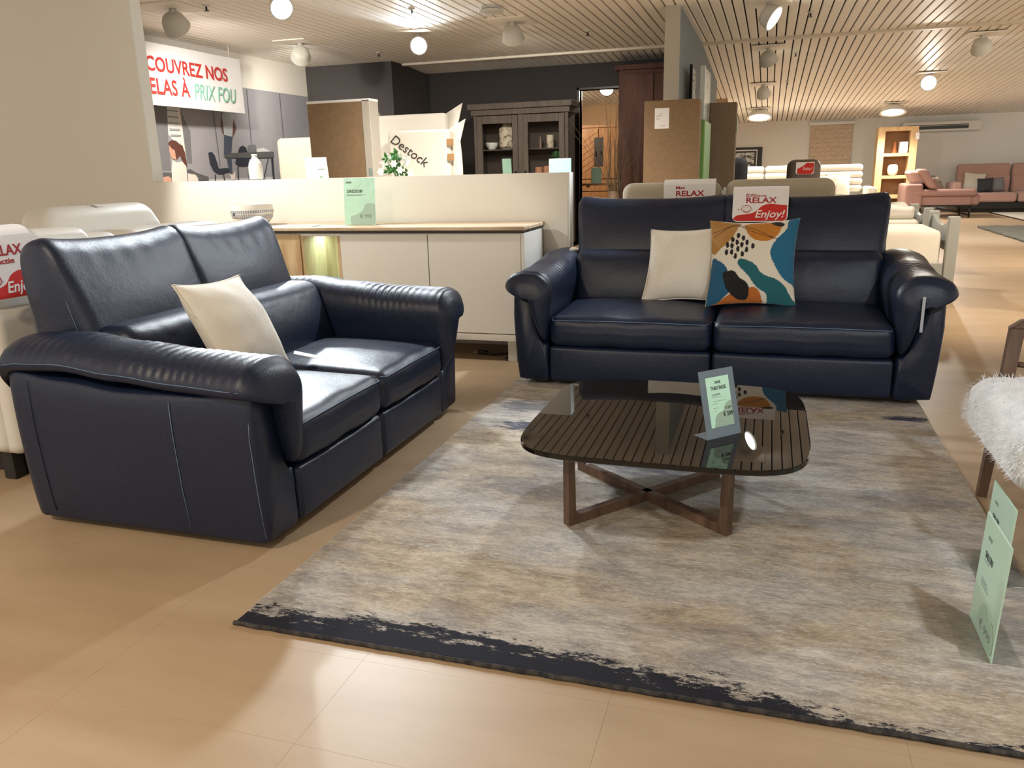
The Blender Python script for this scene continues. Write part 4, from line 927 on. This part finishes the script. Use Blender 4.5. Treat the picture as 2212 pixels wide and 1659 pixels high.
# mural and banner on the left wall
def mural():
    t = thing('wall_mural', 'large printed room scene on the white side wall behind the partition', 'picture', (-6.89,9.6,.3))
    box('print_sheet', (-6.899,7.3,.3), (-6.893,11.48,2.37), M('mural_grey',(.27,.265,.30),.7,col2=(.34,.335,.36),nscale=.6), t, 0)
    C = dict(light=(.60,.62,.62), dark=(.10,.10,.105), mid=(.16,.16,.17), hair=(.10,.035,.025), skin=(.55,.30,.22), white=(.72,.66,.62), shirt=(.40,.43,.46), jean=(.06,.075,.11), navy=(.025,.03,.045), brown=(.13,.06,.05), line=(.13,.13,.15), flr=(.55,.56,.58))
    D = [('left_dark','mid',[(7.4,2.03),(8.35,2.03),(8.25,1.65),(8.23,1.29),(7.4,1.3)]),('window','light',[(8.30,2.03),(8.46,2.03),(8.48,1.81),(8.45,1.6),(8.34,1.64),(8.26,1.71)]),('column','white',[(8.46,2.03),(8.52,2.03),(8.52,1.4),(8.46,1.4)]),
     ('stairs','mid',[(8.53,2.0),(8.66,1.76),(8.62,1.37),(8.53,1.38)]),('floor_print','flr',[(7.4,1.17),(10.37,1.19),(10.37,.9),(7.4,.9)]),('seam','line',[(9.14,2.03),(9.16,2.03),(9.17,1.34),(9.15,1.34)]),('seam','line',[(9.91,2.35),(9.93,2.36),(9.9,1.3),(9.88,1.3)]),('seam','line',[(10.7,2.35),(10.72,2.36),(10.71,1.3),(10.69,1.3)]),
     ('bench','dark',[(7.6,1.3),(8.23,1.27),(8.57,1.31),(8.69,1.26),(8.9,1.21),(8.89,.95),(7.6,.95)]),('hair','hair',[(8.24,1.62),(8.3,1.65),(8.38,1.64),(8.44,1.6),(8.48,1.59),(8.51,1.5),(8.52,1.34),(8.49,1.31),(8.46,1.38),(8.41,1.47),(8.35,1.42),(8.30,1.50),(8.28,1.55),(8.24,1.59)]),
     ('face','skin',[(8.25,1.59),(8.28,1.55),(8.33,1.53),(8.34,1.42),(8.28,1.43),(8.25,1.45),(8.23,1.52)]),('blouse','white',[(8.27,1.42),(8.33,1.39),(8.44,1.4),(8.5,1.34),(8.48,1.0),(8.19,1.0),(8.23,1.31)]),('seatback','white',[(8.51,1.26),(8.65,1.24),(8.69,1.2),(8.69,1.0),(8.48,1.0)]),('hand','skin',[(8.07,1.22),(8.16,1.23),(8.21,1.2),(8.19,1.15),(8.02,1.15)]),
     ('jeans','jean',[(9.31,1.74),(9.48,1.72),(9.42,1.52),(9.40,1.49),(9.41,1.41),(9.39,1.23),(9.33,1.25),(9.31,1.43),(9.26,1.49)]),('arm','brown',[(9.29,1.95),(9.33,1.92),(9.31,1.74),(9.27,1.77)]),('arm','brown',[(9.54,1.96),(9.58,1.85),(9.57,1.81),(9.48,1.71),(9.46,1.75),(9.53,1.85)]),('shirt','shirt',[(9.34,2.06),(9.43,2.05),(9.51,2.06),(9.56,2.0),(9.52,1.88),(9.48,1.72),(9.31,1.74),(9.31,1.84),(9.3,1.95)]),('shoe','white',[(9.33,1.25),(9.39,1.23),(9.46,1.28),(9.44,1.17),(9.36,1.16)]),
     ('chair_shell','navy',[(8.94,1.51),(9.02,1.52),(9.07,1.47),(9.12,1.31),(9.29,1.32),(9.35,1.3),(9.3,1.26),(9.11,1.24),(9.01,1.28),(8.95,1.37)]),('chair_leg','navy',[(9.02,1.24),(9.04,1.24),(9.01,1.0),(8.99,1.0)]),('chair_leg','navy',[(9.19,1.25),(9.21,1.25),(9.22,1.0),(9.2,1.0)]),
     ('chair_shell','navy',[(9.56,1.52),(9.61,1.59),(9.68,1.61),(9.75,1.59),(9.77,1.52),(9.79,1.38),(9.71,1.34),(9.55,1.34),(9.47,1.38)]),('chair_leg','navy',[(9.51,1.34),(9.53,1.34),(9.5,1.0),(9.48,1.0)]),('chair_leg','navy',[(9.75,1.35),(9.76,1.35),(9.74,1.0),(9.72,1.0)]),('table_print','dark',[(9.22,1.46),(9.4,1.51),(9.93,1.53),(10.4,1.54),(10.39,1.46),(9.91,1.45),(9.39,1.45)]),('table_leg','navy',[(10.32,1.45),(10.37,1.45),(10.34,1.0),(10.31,1.0)]),('table_leg','navy',[(10.24,1.45),(10.26,1.45),(10.0,1.0),(9.98,1.0)]),
     ('laptop','mid',[(9.8,1.62),(9.97,1.63),(9.97,1.53),(9.79,1.52)]),('dishes','light',[(9.99,1.57),(10.16,1.59),(10.3,1.55),(10.27,1.54),(9.98,1.53)])]
    for i, (nm, c, P) in enumerate(D):
        x = -6.8925+.0006*i; n = len(P)
        mesh(nm+'_print' if not nm.endswith('print') else nm, [(x,y,z) for y, z in P], [tuple(range(n))], M('mural_'+c, C[c], .7), t)
    for i in range(5): mesh('lattice_print', [(-6.872,8.27,1.70+.07*i),(-6.872,8.46,1.70+.07*i),(-6.872,8.46,1.71+.07*i),(-6.872,8.27,1.71+.07*i)], [(0,1,2,3)], M('mural_mid', C['mid'], .7), t)
mural()
def banner():
    t = thing('hanging_banner', 'white hanging banner with red and green French lettering', 'banner', (-6.6,8.2,2.0))
    V = []; F = []; n = 24
    for i in range(n+1):
        y = 6.6+(9.415-6.6)*i/n
        for z in (2.0, 2.66): V.append((-6.6+.008*math.sin(y*4), y, z))
    for i in range(n): F.append((2*i,2*i+2,2*i+3,2*i+1))
    s = mesh('sheet', V, F, M('banner_vinyl',(.80,.80,.83),.6), t, True)
    f = Frame((-6.588,0,0), (0,1,0), (0,0,1))
    red = M('banner_red', (.50,.035,.03), .6); grn = M('banner_green', (.20,.52,.40), .6)
    f.text('lettering', 'COUVREZ NOS', 7.685, 2.365, .215, red, s, width=1.415, bold=.004); f.text('lettering', 'ELAS À', 7.695, 2.125, .235, red, s, width=.655, bold=.004)
    f.text('lettering', 'PRIX FOU', 8.43, 2.115, .25, grn, s, width=.80, shear=.2)
    for y in (7.0, 9.2): tube('cord', [(-6.6,y,2.655),(-6.6,y,2.80)], .003, white_cloth, t, 5)
banner()

# dark display cabinet with its contents
def display_cabinet():
    X0, X1, Y0, Y1 = -4.24, -2.80, 11.65, 12.1
    t = thing('display_cabinet', 'dark taupe display cabinet with two glass doors before the black wall', 'cabinet', ((X0+X1)/2,(Y0+Y1)/2,0))
    box('side_panel', (X0,Y0,.06), (X0+.05,Y1,1.98), cab_m, t); box('side_panel', (X1-.05,Y0,.06), (X1,Y1,1.98), cab_m, t); box('back_panel', (X0,Y1-.03,.06), (X1,Y1,1.98), cab_in, t); box('bottom_panel', (X0,Y0,.06), (X1,Y1,.12), cab_m, t)
    box('cornice', (X0-.03,Y0-.03,1.98), (X1+.03,Y1,2.06), cab_m, t); box('cornice', (X0-.07,Y0-.07,2.06), (X1+.07,Y1,2.14), cab_m, t); box('centre_post', (-3.555,Y0,.12), (-3.485,Y0+.05,1.98), cab_m, t)
    for a, b in ((X0+.05,-3.555), (-3.485,X1-.05)):
        d = prism('door', [(a,.12),(b,.12),(b,1.97),(a,1.97)], 'y', Y0+.010, Y0+.012, pane_m, t)
        for lo, hi in (((a+.001,.12),(a+.085,1.97)),((b-.085,.12),(b-.001,1.97)),((a+.085,1.86),(b-.085,1.97)),((a+.085,.12),(b-.085,.62))): box('door_frame', (lo[0],Y0-.015,lo[1]), (hi[0],Y0+.022,hi[1]), cab_m, d)
        hx = b-.04 if a < -3.7 else a+.04; box('door_handle', (hx-.012,Y0-.045,.98), (hx+.012,Y0-.015,1.18), steel, d)
        for z in (.70, 1.10, 1.50): box('shelf', (a+.0,Y0+.06,z-.02), (b,Y1-.03,z), cab_m, t)
    for s in (-1, 1): box('foot', ((X0+X1)/2+s*.62-.05,Y0+.02,0), ((X0+X1)/2+s*.62+.05,Y0+.12,.06), cab_m, t)
display_cabinet()
speck = M('speckled_ceramic', (.55,.48,.36), .7, col2=(.16,.12,.08), nscale=14, nlo=.5, nhi=.6)
def small(name, label, cat, prof, c, m, group=None):
    o = lathe(name, prof, c, m, None, 20); return tag(o, label, cat, group)
small('ginger_jar', 'tall speckled ceramic jar behind the left glass door', 'vase', [(.09,0),(.125,.03),(.13,.2),(.12,.30),(.075,.33),(.07,.34),(.07,.42),(.065,.43)], (-3.79,11.88,1.5005), speck)
small('bowl', 'small white bowl beside the speckled jar in the cabinet', 'bowl', [(.05,0),(.09,.05),(.10,.10),(.09,.10),(.05,.02)], (-4.04,11.88,1.5005), ceramic)
small('patterned_cup', 'patterned cup on the upper shelf behind the right glass door', 'cup', [(.05,0),(.055,.02),(.055,.17),(.05,.18)], (-3.12,11.85,1.5005), speck)
small('candle_holder', 'dark candle holder left of the patterned cup', 'candle holder', [(.03,0),(.025,.02),(.022,.15),(.02,.16)], (-3.27,11.85,1.5005), walnut)
small('clay_pot', 'left terracotta pot of a pair behind the right glass door', 'pot', [(.05,0),(.06,.02),(.06,.12),(.055,.13)], (-3.30,11.85,1.1005), terracotta)
small('clay_pot', 'right terracotta pot of a pair behind the right glass door', 'pot', [(.05,0),(.06,.02),(.06,.13),(.055,.14)], (-3.17,11.85,1.1005), terracotta)
small('glass_carafe', 'pale glass carafe low in the left half of the cabinet', 'carafe', [(.05,0),(.055,.05),(.03,.12),(.02,.16)], (-3.63,11.85,1.1005), ceramic)
def cab_sign():
    o = Vector((-3.86,11.83,1.101)); t = thing('price_sign', 'small mint price sign inside the dark cabinet', 'sign', tuple(o))
    f = Frame(o, (1,0,0), (-.1,.2,1)); f.rect('card', 0, 0, .14, .27, -.003, 0, green_paper, t); box('foot', (o.x,o.y,o.z-.0005), (o.x+.14,o.y+.07,o.z+.002), acrylic, t, .001)
cab_sign()
def pot_plant():
    c = (-2.98,11.86,1.1005); t = thing('potted_plant', 'small bushy green plant at the right of the dark cabinet', 'plant', c); random.seed(21)
    lathe('pot', [(.05,0),(.065,.12),(.06,.12),(.05,.09)], c, ceramic, t, 16)
    V = []; F = []
    for i in range(130):
        p = Vector((c[0]+random.gauss(0,.05), c[1]-.02+random.gauss(0,.04), c[2]+.16+abs(random.gauss(0.08,.06)))); d = Vector((random.uniform(-1,1),random.uniform(-1,.2),random.uniform(-.5,1))).normalized()*.035; s = d.cross(Vector((0,1,0))).normalized()*.013; o = len(V)
        V += [p, p+d*.5+s, p+d, p+d*.5-s]; F.append((o,o+1,o+2,o+3))
    lf = mesh('foliage', V, F, leaf_m, t); lf['kind'] = 'stuff'
pot_plant()
# tall red-brown wardrobe and dry twigs
def wardrobe():
    t = thing('wardrobe', 'tall reddish brown wooden wardrobe beside the dividing wall', 'wardrobe', (-1.7,12.5,0))
    box('body', (-2.19,12.30,.05), (-1.15,12.79,2.56), redwood, t); box('cornice', (-2.24,12.25,2.56), (-1.14,12.79,2.63), redwood, t); box('door', (-2.17,12.28,.12), (-1.68,12.30,2.5), redwood, t); box('door', (-1.665,12.28,.12), (-1.17,12.30,2.5), redwood, t)
    box('plinth', (-2.17,12.32,0), (-1.16,12.78,.05), redwood, t)
    for x in (-1.70, -1.645): box('door_handle', (x-.008,12.26,1.1), (x+.008,12.28,1.3), steel, t)
wardrobe()
def twigs():
    c = (-2.12,11.6,0); t = thing('twig_vase', 'tall vase of dry brown twigs beside the reddish wardrobe', 'plant', c); random.seed(9)
    lathe('vase', [(.10,0),(.13,.1),(.14,.45),(.10,.75),(.085,.85),(.09,.87),(.075,.86),(.06,.6)], c, M('vase_brown',(.20,.13,.08),.5), t, 20)
    for i in range(34):
        a = random.uniform(0, 2*PI); sp = random.uniform(.08,.55)*(1 if i % 3 else 1.5); H = random.uniform(1.5,2.35)
        P = [(c[0]+.05*math.cos(a),c[1]+.05*math.sin(a),.5),(c[0]+.09*math.cos(a),c[1]+.06*math.sin(a),.95),(c[0]+sp*.5*math.cos(a),c[1]+sp*.35*math.sin(a),.9+(H-.9)*.55),(c[0]+sp*math.cos(a+.2),c[1]+sp*.5*math.sin(a),H)]
        tube('twig', open_spline(P, 10), .006, twig_m, t, 4, r2=.0015)
twigs()
# honey wood armoire in the back room
def armoire():
    X0, X1, Y0 = -3.80, -2.82, 16.4
    t = thing('armoire', 'honey brown wooden armoire with herringbone doors seen through the doorway', 'armoire', (-3.3,16.7,0))
    box('body', (X0,Y0,.05), (X1,Y0+.5,1.97), armoire_m, t); box('cornice', (X0-.03,Y0-.03,1.97), (X1+.03,Y0+.5,2.02), armoire_m, t); mx = (X0+X1)/2
    for a, b, s in ((X0+.02,mx-.004,1), (mx+.004,X1-.02,-1)):
        d = box('door', (a,Y0-.022,.98), (b,Y0-.001,1.95), armoire_m, t)
        for k in range(8):
            z = 1.0+k*.12; x0, x1 = a+.01, b-.01; dz = .30*s
            P = [(x0, max(.99,min(1.94,z))), (x1, max(.99,min(1.94,z+dz))), (x1, max(.99,min(1.94,z+dz+.11))), (x0, max(.99,min(1.94,z+.11)))]
            if abs(P[0][1]-P[3][1]) > .02 and abs(P[1][1]-P[2][1]) > .02: prism('plank', P, 'y', Y0-.030, Y0-.022, armoire_m, d)
        box('door_handle', ((b-.06 if s > 0 else a+.04),Y0-.05,1.42), ((b-.04 if s > 0 else a+.06),Y0-.03,1.52), steel, d)
    box('panel', (mx-.09,Y0-.035,1.22), (mx+.09,Y0-.03,1.78), M('armoire_void',(.02,.012,.01),.5), t)
    for z0, z1 in ((.74,.95), (.40,.72), (.08,.38)):
        d = box('drawer', (X0+.02,Y0-.022,z0), (X1-.02,Y0-.001,z1), armoire_m, t)
        for x in (mx-.22, mx+.22): box('knob', (x-.03,Y0-.045,(z0+z1)/2-.015), (x+.03,Y0-.022,(z0+z1)/2+.015), steel, d)
    for x in (X0+.05, X1-.05): box('foot', (x-.04,Y0+.03,0), (x+.04,Y0+.1,.05), armoire_m, t)
armoire()
def side_table():
    t = thing('side_table', 'small wooden table with mint price sign in front of the honey armoire', 'table', (-2.95,14.2,0))
    box('top', (-3.30,14.0,.90), (-2.55,14.4,.93), armoire_m, t)
    for x in (-3.25,-2.6):
        for y in (14.04,14.36): box('leg', (x-.02,y-.02,0), (x+.02,y+.02,.90), armoire_m, t)
side_table()
tag(box('price_card', (-2.98,14.1,.9305), (-2.80,14.12,1.20), green_paper), 'mint price card on the small table seen through the doorway', 'sign')

# cardboard boxes and wrapped boards before the dividing wall
def carton(name, label, lo, hi, m, lab=False):
    t = thing(name, label, 'box', ((lo[0]+hi[0])/2,(lo[1]+hi[1])/2,0)); b = box('carton', lo, hi, m, t, .006); box('tape', (lo[0]+(hi[0]-lo[0])*.48,lo[1]-.0015,hi[2]-.12), (lo[0]+(hi[0]-lo[0])*.52,lo[1]-.0005,hi[2]-.002), m, t, 0)
    if lab:
        f = Frame((-1.157,lo[1]-.001,1.567), (1,0,0), (0,0,1)); q = f.rect('shipping_label', 0, 0, .145, .20, 0, .001, white_cloth, t)
        f.text('lettering', 'CRACK', .045, .143, .012, darkred_ink, q, width=.03); f.rect('print_line', .015, .122, .075, .128, .001, .0016, ink_soft, q)
        for z in (.10,.09): f.rect('print_line', .015, z, .05, z+.003, .001, .0016, ink_soft, q)
        f.text('lettering', '€ 599', .06, .022, .014, darkred_ink, q, width=.045)
carton('cardboard_box', 'upright cardboard box with white label behind the beige sofa', (-1.267,8.6,0), (-.711,8.85,1.842), cardboard, True)
carton('cardboard_box', 'grey brown cardboard box right of the wrapped boards', (-.758,10.6,0), (-.434,10.9,1.93), cardboard2)
def lean_board(name, label, x0, x1, y, z, m, m2=None):
    t = thing(name, label, 'board', ((x0+x1)/2,y,0)); box('board', (x0,y,0), (x1,y+.9,z), m, t, .01)
    if m2: box('corner_guard', (x0-.004,y-.004,0), (x1+.004,y+.03,z+.004), m2, t)
lean_board('wrapped_board', 'lime green printed panel edge between the cardboard boxes', -.745, -.69, 9.1, 1.665, green_foil)
lean_board('wrapped_board', 'tall plastic wrapped panel standing between the cardboard boxes', -.80, -.75, 9.62, 2.26, foil_m, M('pale_guard',(.52,.56,.55),.4))
box_g = tag(box('green_label', (-.433,10.65,1.57), (-.426,10.8,1.75), M('green_sticker',(.06,.16,.05),.6)), 'small green label on the side of the grey brown box', 'label')
for i, (y0, y1, lb) in enumerate(((10.3,10.75,'narrow black framed picture on the dividing wall, nearer one'), (12.1,12.7,'narrow pale framed picture on the dividing wall, farther one'))):
    t = thing('framed_picture', lb, 'picture', (-.97,(y0+y1)/2,1.9)); box('frame', (-.979,y0,1.55), (-.95,y1,2.36), steel if i == 0 else pine, t); box('picture', (-.95,y0+.04,1.59), (-.947,y1-.04,2.32), photo_m, t, 0)

# beige sofa behind the right sofa
def beige_sofa():
    t = thing('fabric_sofa', 'beige fabric sofa standing back to back with the right navy sofa', 'sofa', (-.3,6.2,0))
    for x0, x1, z1 in ((-1.0,-.315,1.085), (-.285,.42,1.095)):
        h = rbox('headrest', ((x0+x1)/2,5.86,z1-.16), ((x1-x0)/2,.10,.16), .07, beige_fabric, t, n=10)
        tube('piping', [(x0+.05,5.765,z1-.10),(x0+.07,5.77,z1-.05),(x0+.14,5.785,z1-.025),(x1-.14,5.785,z1-.025),(x1-.07,5.77,z1-.05),(x1-.05,5.765,z1-.10)], .004, M('beige_piping',(.22,.18,.13),.8), h)
    rbox('back_shell', (-.29,5.93,.46), (.80,.10,.36), .05, beige_fabric, t, n=6); rbox('seat_base', (-.29,6.45,.28), (.80,.45,.16), .06, beige_fabric, t, n=6)
    rbox('arm', (-1.15,6.4,.36), (.11,.52,.30), .06, beige_fabric, t, n=6); rbox('arm', (.57,6.4,.36), (.11,.52,.30), .06, beige_fabric, t, n=6)
    for x in (-1.1,.52):
        for y in (6.0,6.8): box('foot', (x-.03,y-.03,0), (x+.03,y+.03,.12), steel, t)
beige_sofa()

# ------------------------------------------------------------------ right background
def bed(name, label, x0, x1, y0, y1, zt, zm):
    """foot end at x1, posts at y0 and y1"""
    t = thing(name, label, 'bed', ((x0+x1)/2,(y0+y1)/2,0))
    for y in (y0, y1): box('post', (x1-.045,y-.035,0), (x1+.045,y+.035,zt), grey_paint, t, .006)
    n = 14; P = [(y0,zt-.30)]+[(y0+(y1-y0)*i/n, zt-.015-.085*math.sin(PI*i/n)) for i in range(n+1)]+[(y1,zt-.30)]
    prism('footboard', P, 'x', x1-.018, x1+.018, grey_paint, t)
    for y in (y0, y1): box('side_rail', (x0,y-.015,.18), (x1,y+.015,.32), grey_paint, t)
    for y in (y0, y1): box('head_post', (x0-.045,y-.035,0), (x0+.045,y+.035,zt+.25), grey_paint, t)
    box('slat_base', (x0,y0,.20), (x1-.05,y1,.24), grey_paint, t)
    rbox('mattress', ((x0+x1)/2-.02,(y0+y1)/2,(zm+.24)/2), ((x1-x0)/2-.05,(y1-y0)/2-.03,(zm-.24)/2), .05, mattress_m, t, n=8)
bed('single_bed', 'grey wooden bed with white mattress right behind the navy sofa', -.4, 1.52, 7.72, 8.62, .72, .60)
bed('single_bed', 'second grey bed farther back with rumpled white bedding', -.45, 1.62, 9.5, 10.4, .70, .58)
def duvet():
    rbox_ = rbox('rumpled_duvet', (.75,9.95,.63), (.75,.40,.05), .04, mattress_m, None, n=26, fn=lambda x,y,z: (x,y,z+(.05*mnoise.noise((x*5,y*5,1))+.03 if z > 0 else 0)))
    tag(rbox_, 'rumpled white duvet lying on the farther bed', 'bedding')
duvet()
def pink_sofa():
    t = thing('fabric_sofa', 'dusty pink three seat sofa against the far white wall', 'sofa', (5.3,21.2,0))
    xs = [4.14,5.26,6.38]
    for a in xs[:2] + [xs[2]]:
        rbox('headrest', (a+.55,21.42,.90), (.54,.11,.16), .06, pink_fabric, t, n=6); rbox('back_cushion', (a+.55,21.35,.60), (.54,.13,.20), .06, pink_fabric, t, n=6); rbox('seat_cushion', (a+.55,20.95,.33), (.545,.42,.10), .05, pink_fabric, t, n=6)
    box('base', (4.2,20.6,.08), (7.4,21.5,.23), steel, t); box('skirt', (4.25,20.7,.0), (7.3,21.4,.08), steel, t); rbox('arm', (4.05,21.05,.45), (.10,.42,.22), .06, pink_fabric, t, n=6)
pink_sofa()
def pink_chair():
    t = thing('lounge_chaise', 'pink lounge sofa end with folded headrest on black metal legs', 'sofa', (3.4,19.2,0))
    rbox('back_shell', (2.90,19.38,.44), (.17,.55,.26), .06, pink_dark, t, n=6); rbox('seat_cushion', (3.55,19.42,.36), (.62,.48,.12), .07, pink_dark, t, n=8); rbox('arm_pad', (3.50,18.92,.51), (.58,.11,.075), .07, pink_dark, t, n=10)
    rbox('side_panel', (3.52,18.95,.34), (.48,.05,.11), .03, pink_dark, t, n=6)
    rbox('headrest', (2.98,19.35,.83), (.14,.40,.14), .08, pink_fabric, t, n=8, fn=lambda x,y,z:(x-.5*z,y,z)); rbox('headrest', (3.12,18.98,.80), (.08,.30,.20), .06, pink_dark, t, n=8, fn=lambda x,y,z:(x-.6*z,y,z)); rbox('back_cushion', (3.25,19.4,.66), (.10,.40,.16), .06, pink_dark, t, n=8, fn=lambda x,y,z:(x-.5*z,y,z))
    for x in (3.05, 3.98):
        for y in (18.9, 19.8): tube('leg', [(x,y,.26),(x,y,0)], .018, steel, t, 8)
    box('frame_rail', (2.98,18.86,.23), (4.02,18.90,.26), steel, t); tube('brace', [(3.35,18.9,.20),(3.98,18.9,.06)], .018, steel, t, 6)
pink_chair()
def simple_pillow(label, c, u, v, w, m, group='pillows on the pink sofas'):
    u = Vector(u).normalized(); v = Vector(v).normalized(); pillow('throw_pillow', label, Vector(c)-u*w/2, u, v, w, w*.95, .14, m, 12, group=group)
simple_pillow('cream pillow on the pink sofa', (4.45,21.02,.46), (1,-.15,-.12), (.1,.35,1), .46, cream_fabric)
simple_pillow('dark charcoal pillow in front on the pink sofa', (4.66,20.86,.44), (1,.1,.06), (0,.3,1), .34, darkpil)
simple_pillow('grey pillow behind the charcoal pillow on the pink sofa', (4.93,20.98,.44), (1,.1,.1), (-.15,.3,1), .34, greypil)
simple_pillow('black pillow on the pink lounge sofa', (3.50,19.75,.50), (.5,1,0), (-.45,.1,1), .42, darkpil)
simple_pillow('taupe pillow on the pink lounge sofa', (3.48,19.25,.50), (.5,1,0), (-.45,.1,1), .38, taupe_pil)
def cream_sofa():
    t = thing('fabric_sofa', 'cream sofa with ribbed high backs along the far wall', 'sofa', (.6,19.4,0))
    rbox('seat_base', (.6,19.0,.28), (1.5,.48,.18), .06, cream_fabric, t, n=6)
    for a, b in ((-.95,-.13), (-.11,.70), (.72,1.93)):
        for k in range(4): rbox('back_roll', ((a+b)/2,19.45+.02*k,.62+.145*k), ((b-a)/2,.13,.078), .07, cream_fabric, t, n=6)
    rbox('arm', (-1.0,19.1,.42), (.10,.52,.24), .06, cream_fabric, t, n=5); rbox('arm', (2.05,19.1,.42), (.10,.52,.24), .06, cream_fabric, t, n=5)
    for x in (-.9,2.0):
        for y in (18.7,19.4): box('foot', (x-.03,y-.03,0), (x+.03,y+.03,.1), steel, t)
cream_sofa()
simple_pillow('cream pillow on the far cream sofa', (1.42,19.05,.47), (1,0,.03), (0,.3,1), .5, cream_fabric, 'pillows on the cream sofa'); simple_pillow('beige pillow on the far cream sofa', (1.12,18.9,.47), (1,0,-.03), (.1,.3,1), .48, beige_fabric, 'pillows on the cream sofa')
def recliner(label, x0, x1, y, z1, mtl, cloth=False):
    t = thing('recliner_chair', label, 'armchair', ((x0+x1)/2,y,0)); cx = (x0+x1)/2; hw = (x1-x0)/2
    rbox('backrest', (cx,y,z1-.38), (hw,.12,.38), .10, mtl, t, n=8); rbox('seat', (cx,y+.42,.36), (hw,.36,.14), .06, mtl, t, n=5)
    for s in (-1, 1): rbox('arm', (cx+s*(hw+.08),y+.35,.42), (.09,.40,.20), .06, mtl, t, n=5)
    lathe('base', [(.30,0),(.30,.03),(.05,.05),(.05,.23)], (cx,y+.35,0), steel, t, 20)
    return t
recliner('taupe leather recliner with small Enjoy cloth on its headrest', .22, .665, 12.2, 1.235, brown_leather)
recliner('dark recliner half hidden behind the grey brown box', -.66, -.33, 13.0, 1.29, darkpil)
def small_cloth():
    f = Frame((.335,12.06,1.035), (1,0,0), (0,.03,1)); t = thing('relax_cloth', 'small white and red Enjoy cloth on the taupe recliner', 'cloth', tuple(f.p(.12,0)), group='printed RELAX cloths')
    s = f.slab('sheet', [(0,.02),(.03,0),(.21,0),(.24,.02),(.24,.165),(0,.165)], -.002, 0, white_cloth, t); f.slab('red_wave', [(.02,.02),(.04,.004),(.20,.004),(.232,.03),(.235,.15),(.14,.155),(.09,.11),(.02,.075)], .0003, .001, red_ink, s); f.text('lettering', 'Enjoy!', .09, .06, .055, white_cloth, s, width=.12, shear=.25, c=.002)
small_cloth()
def shelf_unit():
    X0, X1, Y0, Y1, H = 2.235, 3.045, 20.0, 20.42, 1.90
    t = thing('pine_shelf', 'tall open pine shelf unit before the far wall', 'shelf', ((X0+X1)/2,20.2,0))
    for a, b in ((X0,X0+.15), (X1-.15,X1)): box('side_panel', (a,Y0,0), (b,Y1,H), pine, t)
    for z0, z1 in ((0,.10),(.36,.44),(.79,.86),(1.27,1.34),(1.81,H)): box('shelf_board', (X0+.15,Y0,z0), (X1-.15,Y1,z1), pine, t)
    box('back_panel', (X0+.15,Y1-.02,.1), (X1-.15,Y1,1.81), M('pine_back',(.30,.16,.07),.7), t)
    f = Frame((X1-.05,Y0-.002,1.62), (1,0,0), (0,0,1)); f.rect('price_tag', 0, 0, .07, .14, 0, .001, white_cloth, t)
shelf_unit()
small('round_vase', 'white round vase on the middle shelf of the pine unit', 'vase', [(.06,0),(.10,.04),(.115,.12),(.10,.21),(.075,.235),(.07,.24),(.06,.22)], (2.62,20.2,.8605), ceramic)
small('amber_bottle', 'amber bottle on the top shelf of the pine unit', 'bottle', [(.06,0),(.05,.04),(.035,.12),(.03,.22),(.02,.25)], (2.62,20.2,1.3405), M('amber',(.30,.09,.02),.3))
for i, x in enumerate((2.73,2.785,2.84)): tag(box('box_file', (x-.025,20.05,1.3405), (x+.025,20.3,1.58), white_cloth), ['left', 'middle', 'right'][i]+' white box file on the top shelf of the pine unit', 'box file', 'white box files on the pine unit')
def far_wall_things():
    t = thing('woven_hanging', 'beige woven wall hanging with white top rail on the far wall', 'wall hanging', (1.4,21.97,.9)); box('rail', (.86,21.90,2.07), (1.92,21.99,2.14), lac_white, t)
    for k in range(14): box('woven_band', (.90,21.955+.004*(k%2),.60+k*.105), (1.88,21.985+.004*(k%2),.60+k*.105+.104), blind_m, t, .003)
    t = thing('framed_picture', 'black and white photograph in a dark frame on the far wall', 'picture', (-.6,21.97,1.05)); box('frame', (-1.05,21.94,1.02), (-.22,21.99,1.60), steel, t); box('mat_board', (-1.02,21.935,1.06), (-.34,21.94,1.54), white_cloth, t, 0); box('inner_frame', (-.98,21.93,1.07), (-.36,21.935,1.51), black_mat, t, 0); box('photograph', (-.95,21.925,1.09), (-.41,21.93,1.47), photo_m, t, 0)
    t = thing('air_conditioner', 'long white air conditioner with dark grille high on the far wall', 'air conditioner', (3.9,21.85,1.82)); box('housing', (2.95,21.72,1.82), (4.61,21.99,2.05), ac_m, t, .02); box('grille', (3.05,21.71,1.87), (4.35,21.73,1.97), ac_dark, t, .004)
    for k in range(3): box('louvre', (3.06,21.70,1.885+k*.03), (4.34,21.715,1.892+k*.03), ac_m if k == 2 else ac_dark, t, 0)
far_wall_things()
def far_rugs():
    P = [(3.60,16.05),(4.4,16.35),(6.5,16.2),(6.4,12.6),(3.75,12.7),(3.45,13.6)]
    r = rbox('shaggy_rug', (5.1,14.4,.016), (1.55,1.75,.015), .012, furrug, None, n=30, fn=lambda x,y,z: (x+.03*mnoise.noise((x*4,y*4,0)),y,z+(.012*mnoise.noise((x*14,y*14,2))+.004 if z > 0 else 0)))
    tag(r, 'dark grey green shaggy rug in the far aisle', 'rug')
    t = thing('flat_rug', 'pale flat rug with dark border in front of the pink sofa', 'rug', (6.3,19.2,0)); box('field', (4.75,17.3,0.0005), (7.5,20.45,.012), flatrug, t, .002); box('border_strip', (4.70,17.3,0.0005), (4.75,20.45,.013), steel, t, .001)
far_rugs()
bpy.context.view_layer.update()
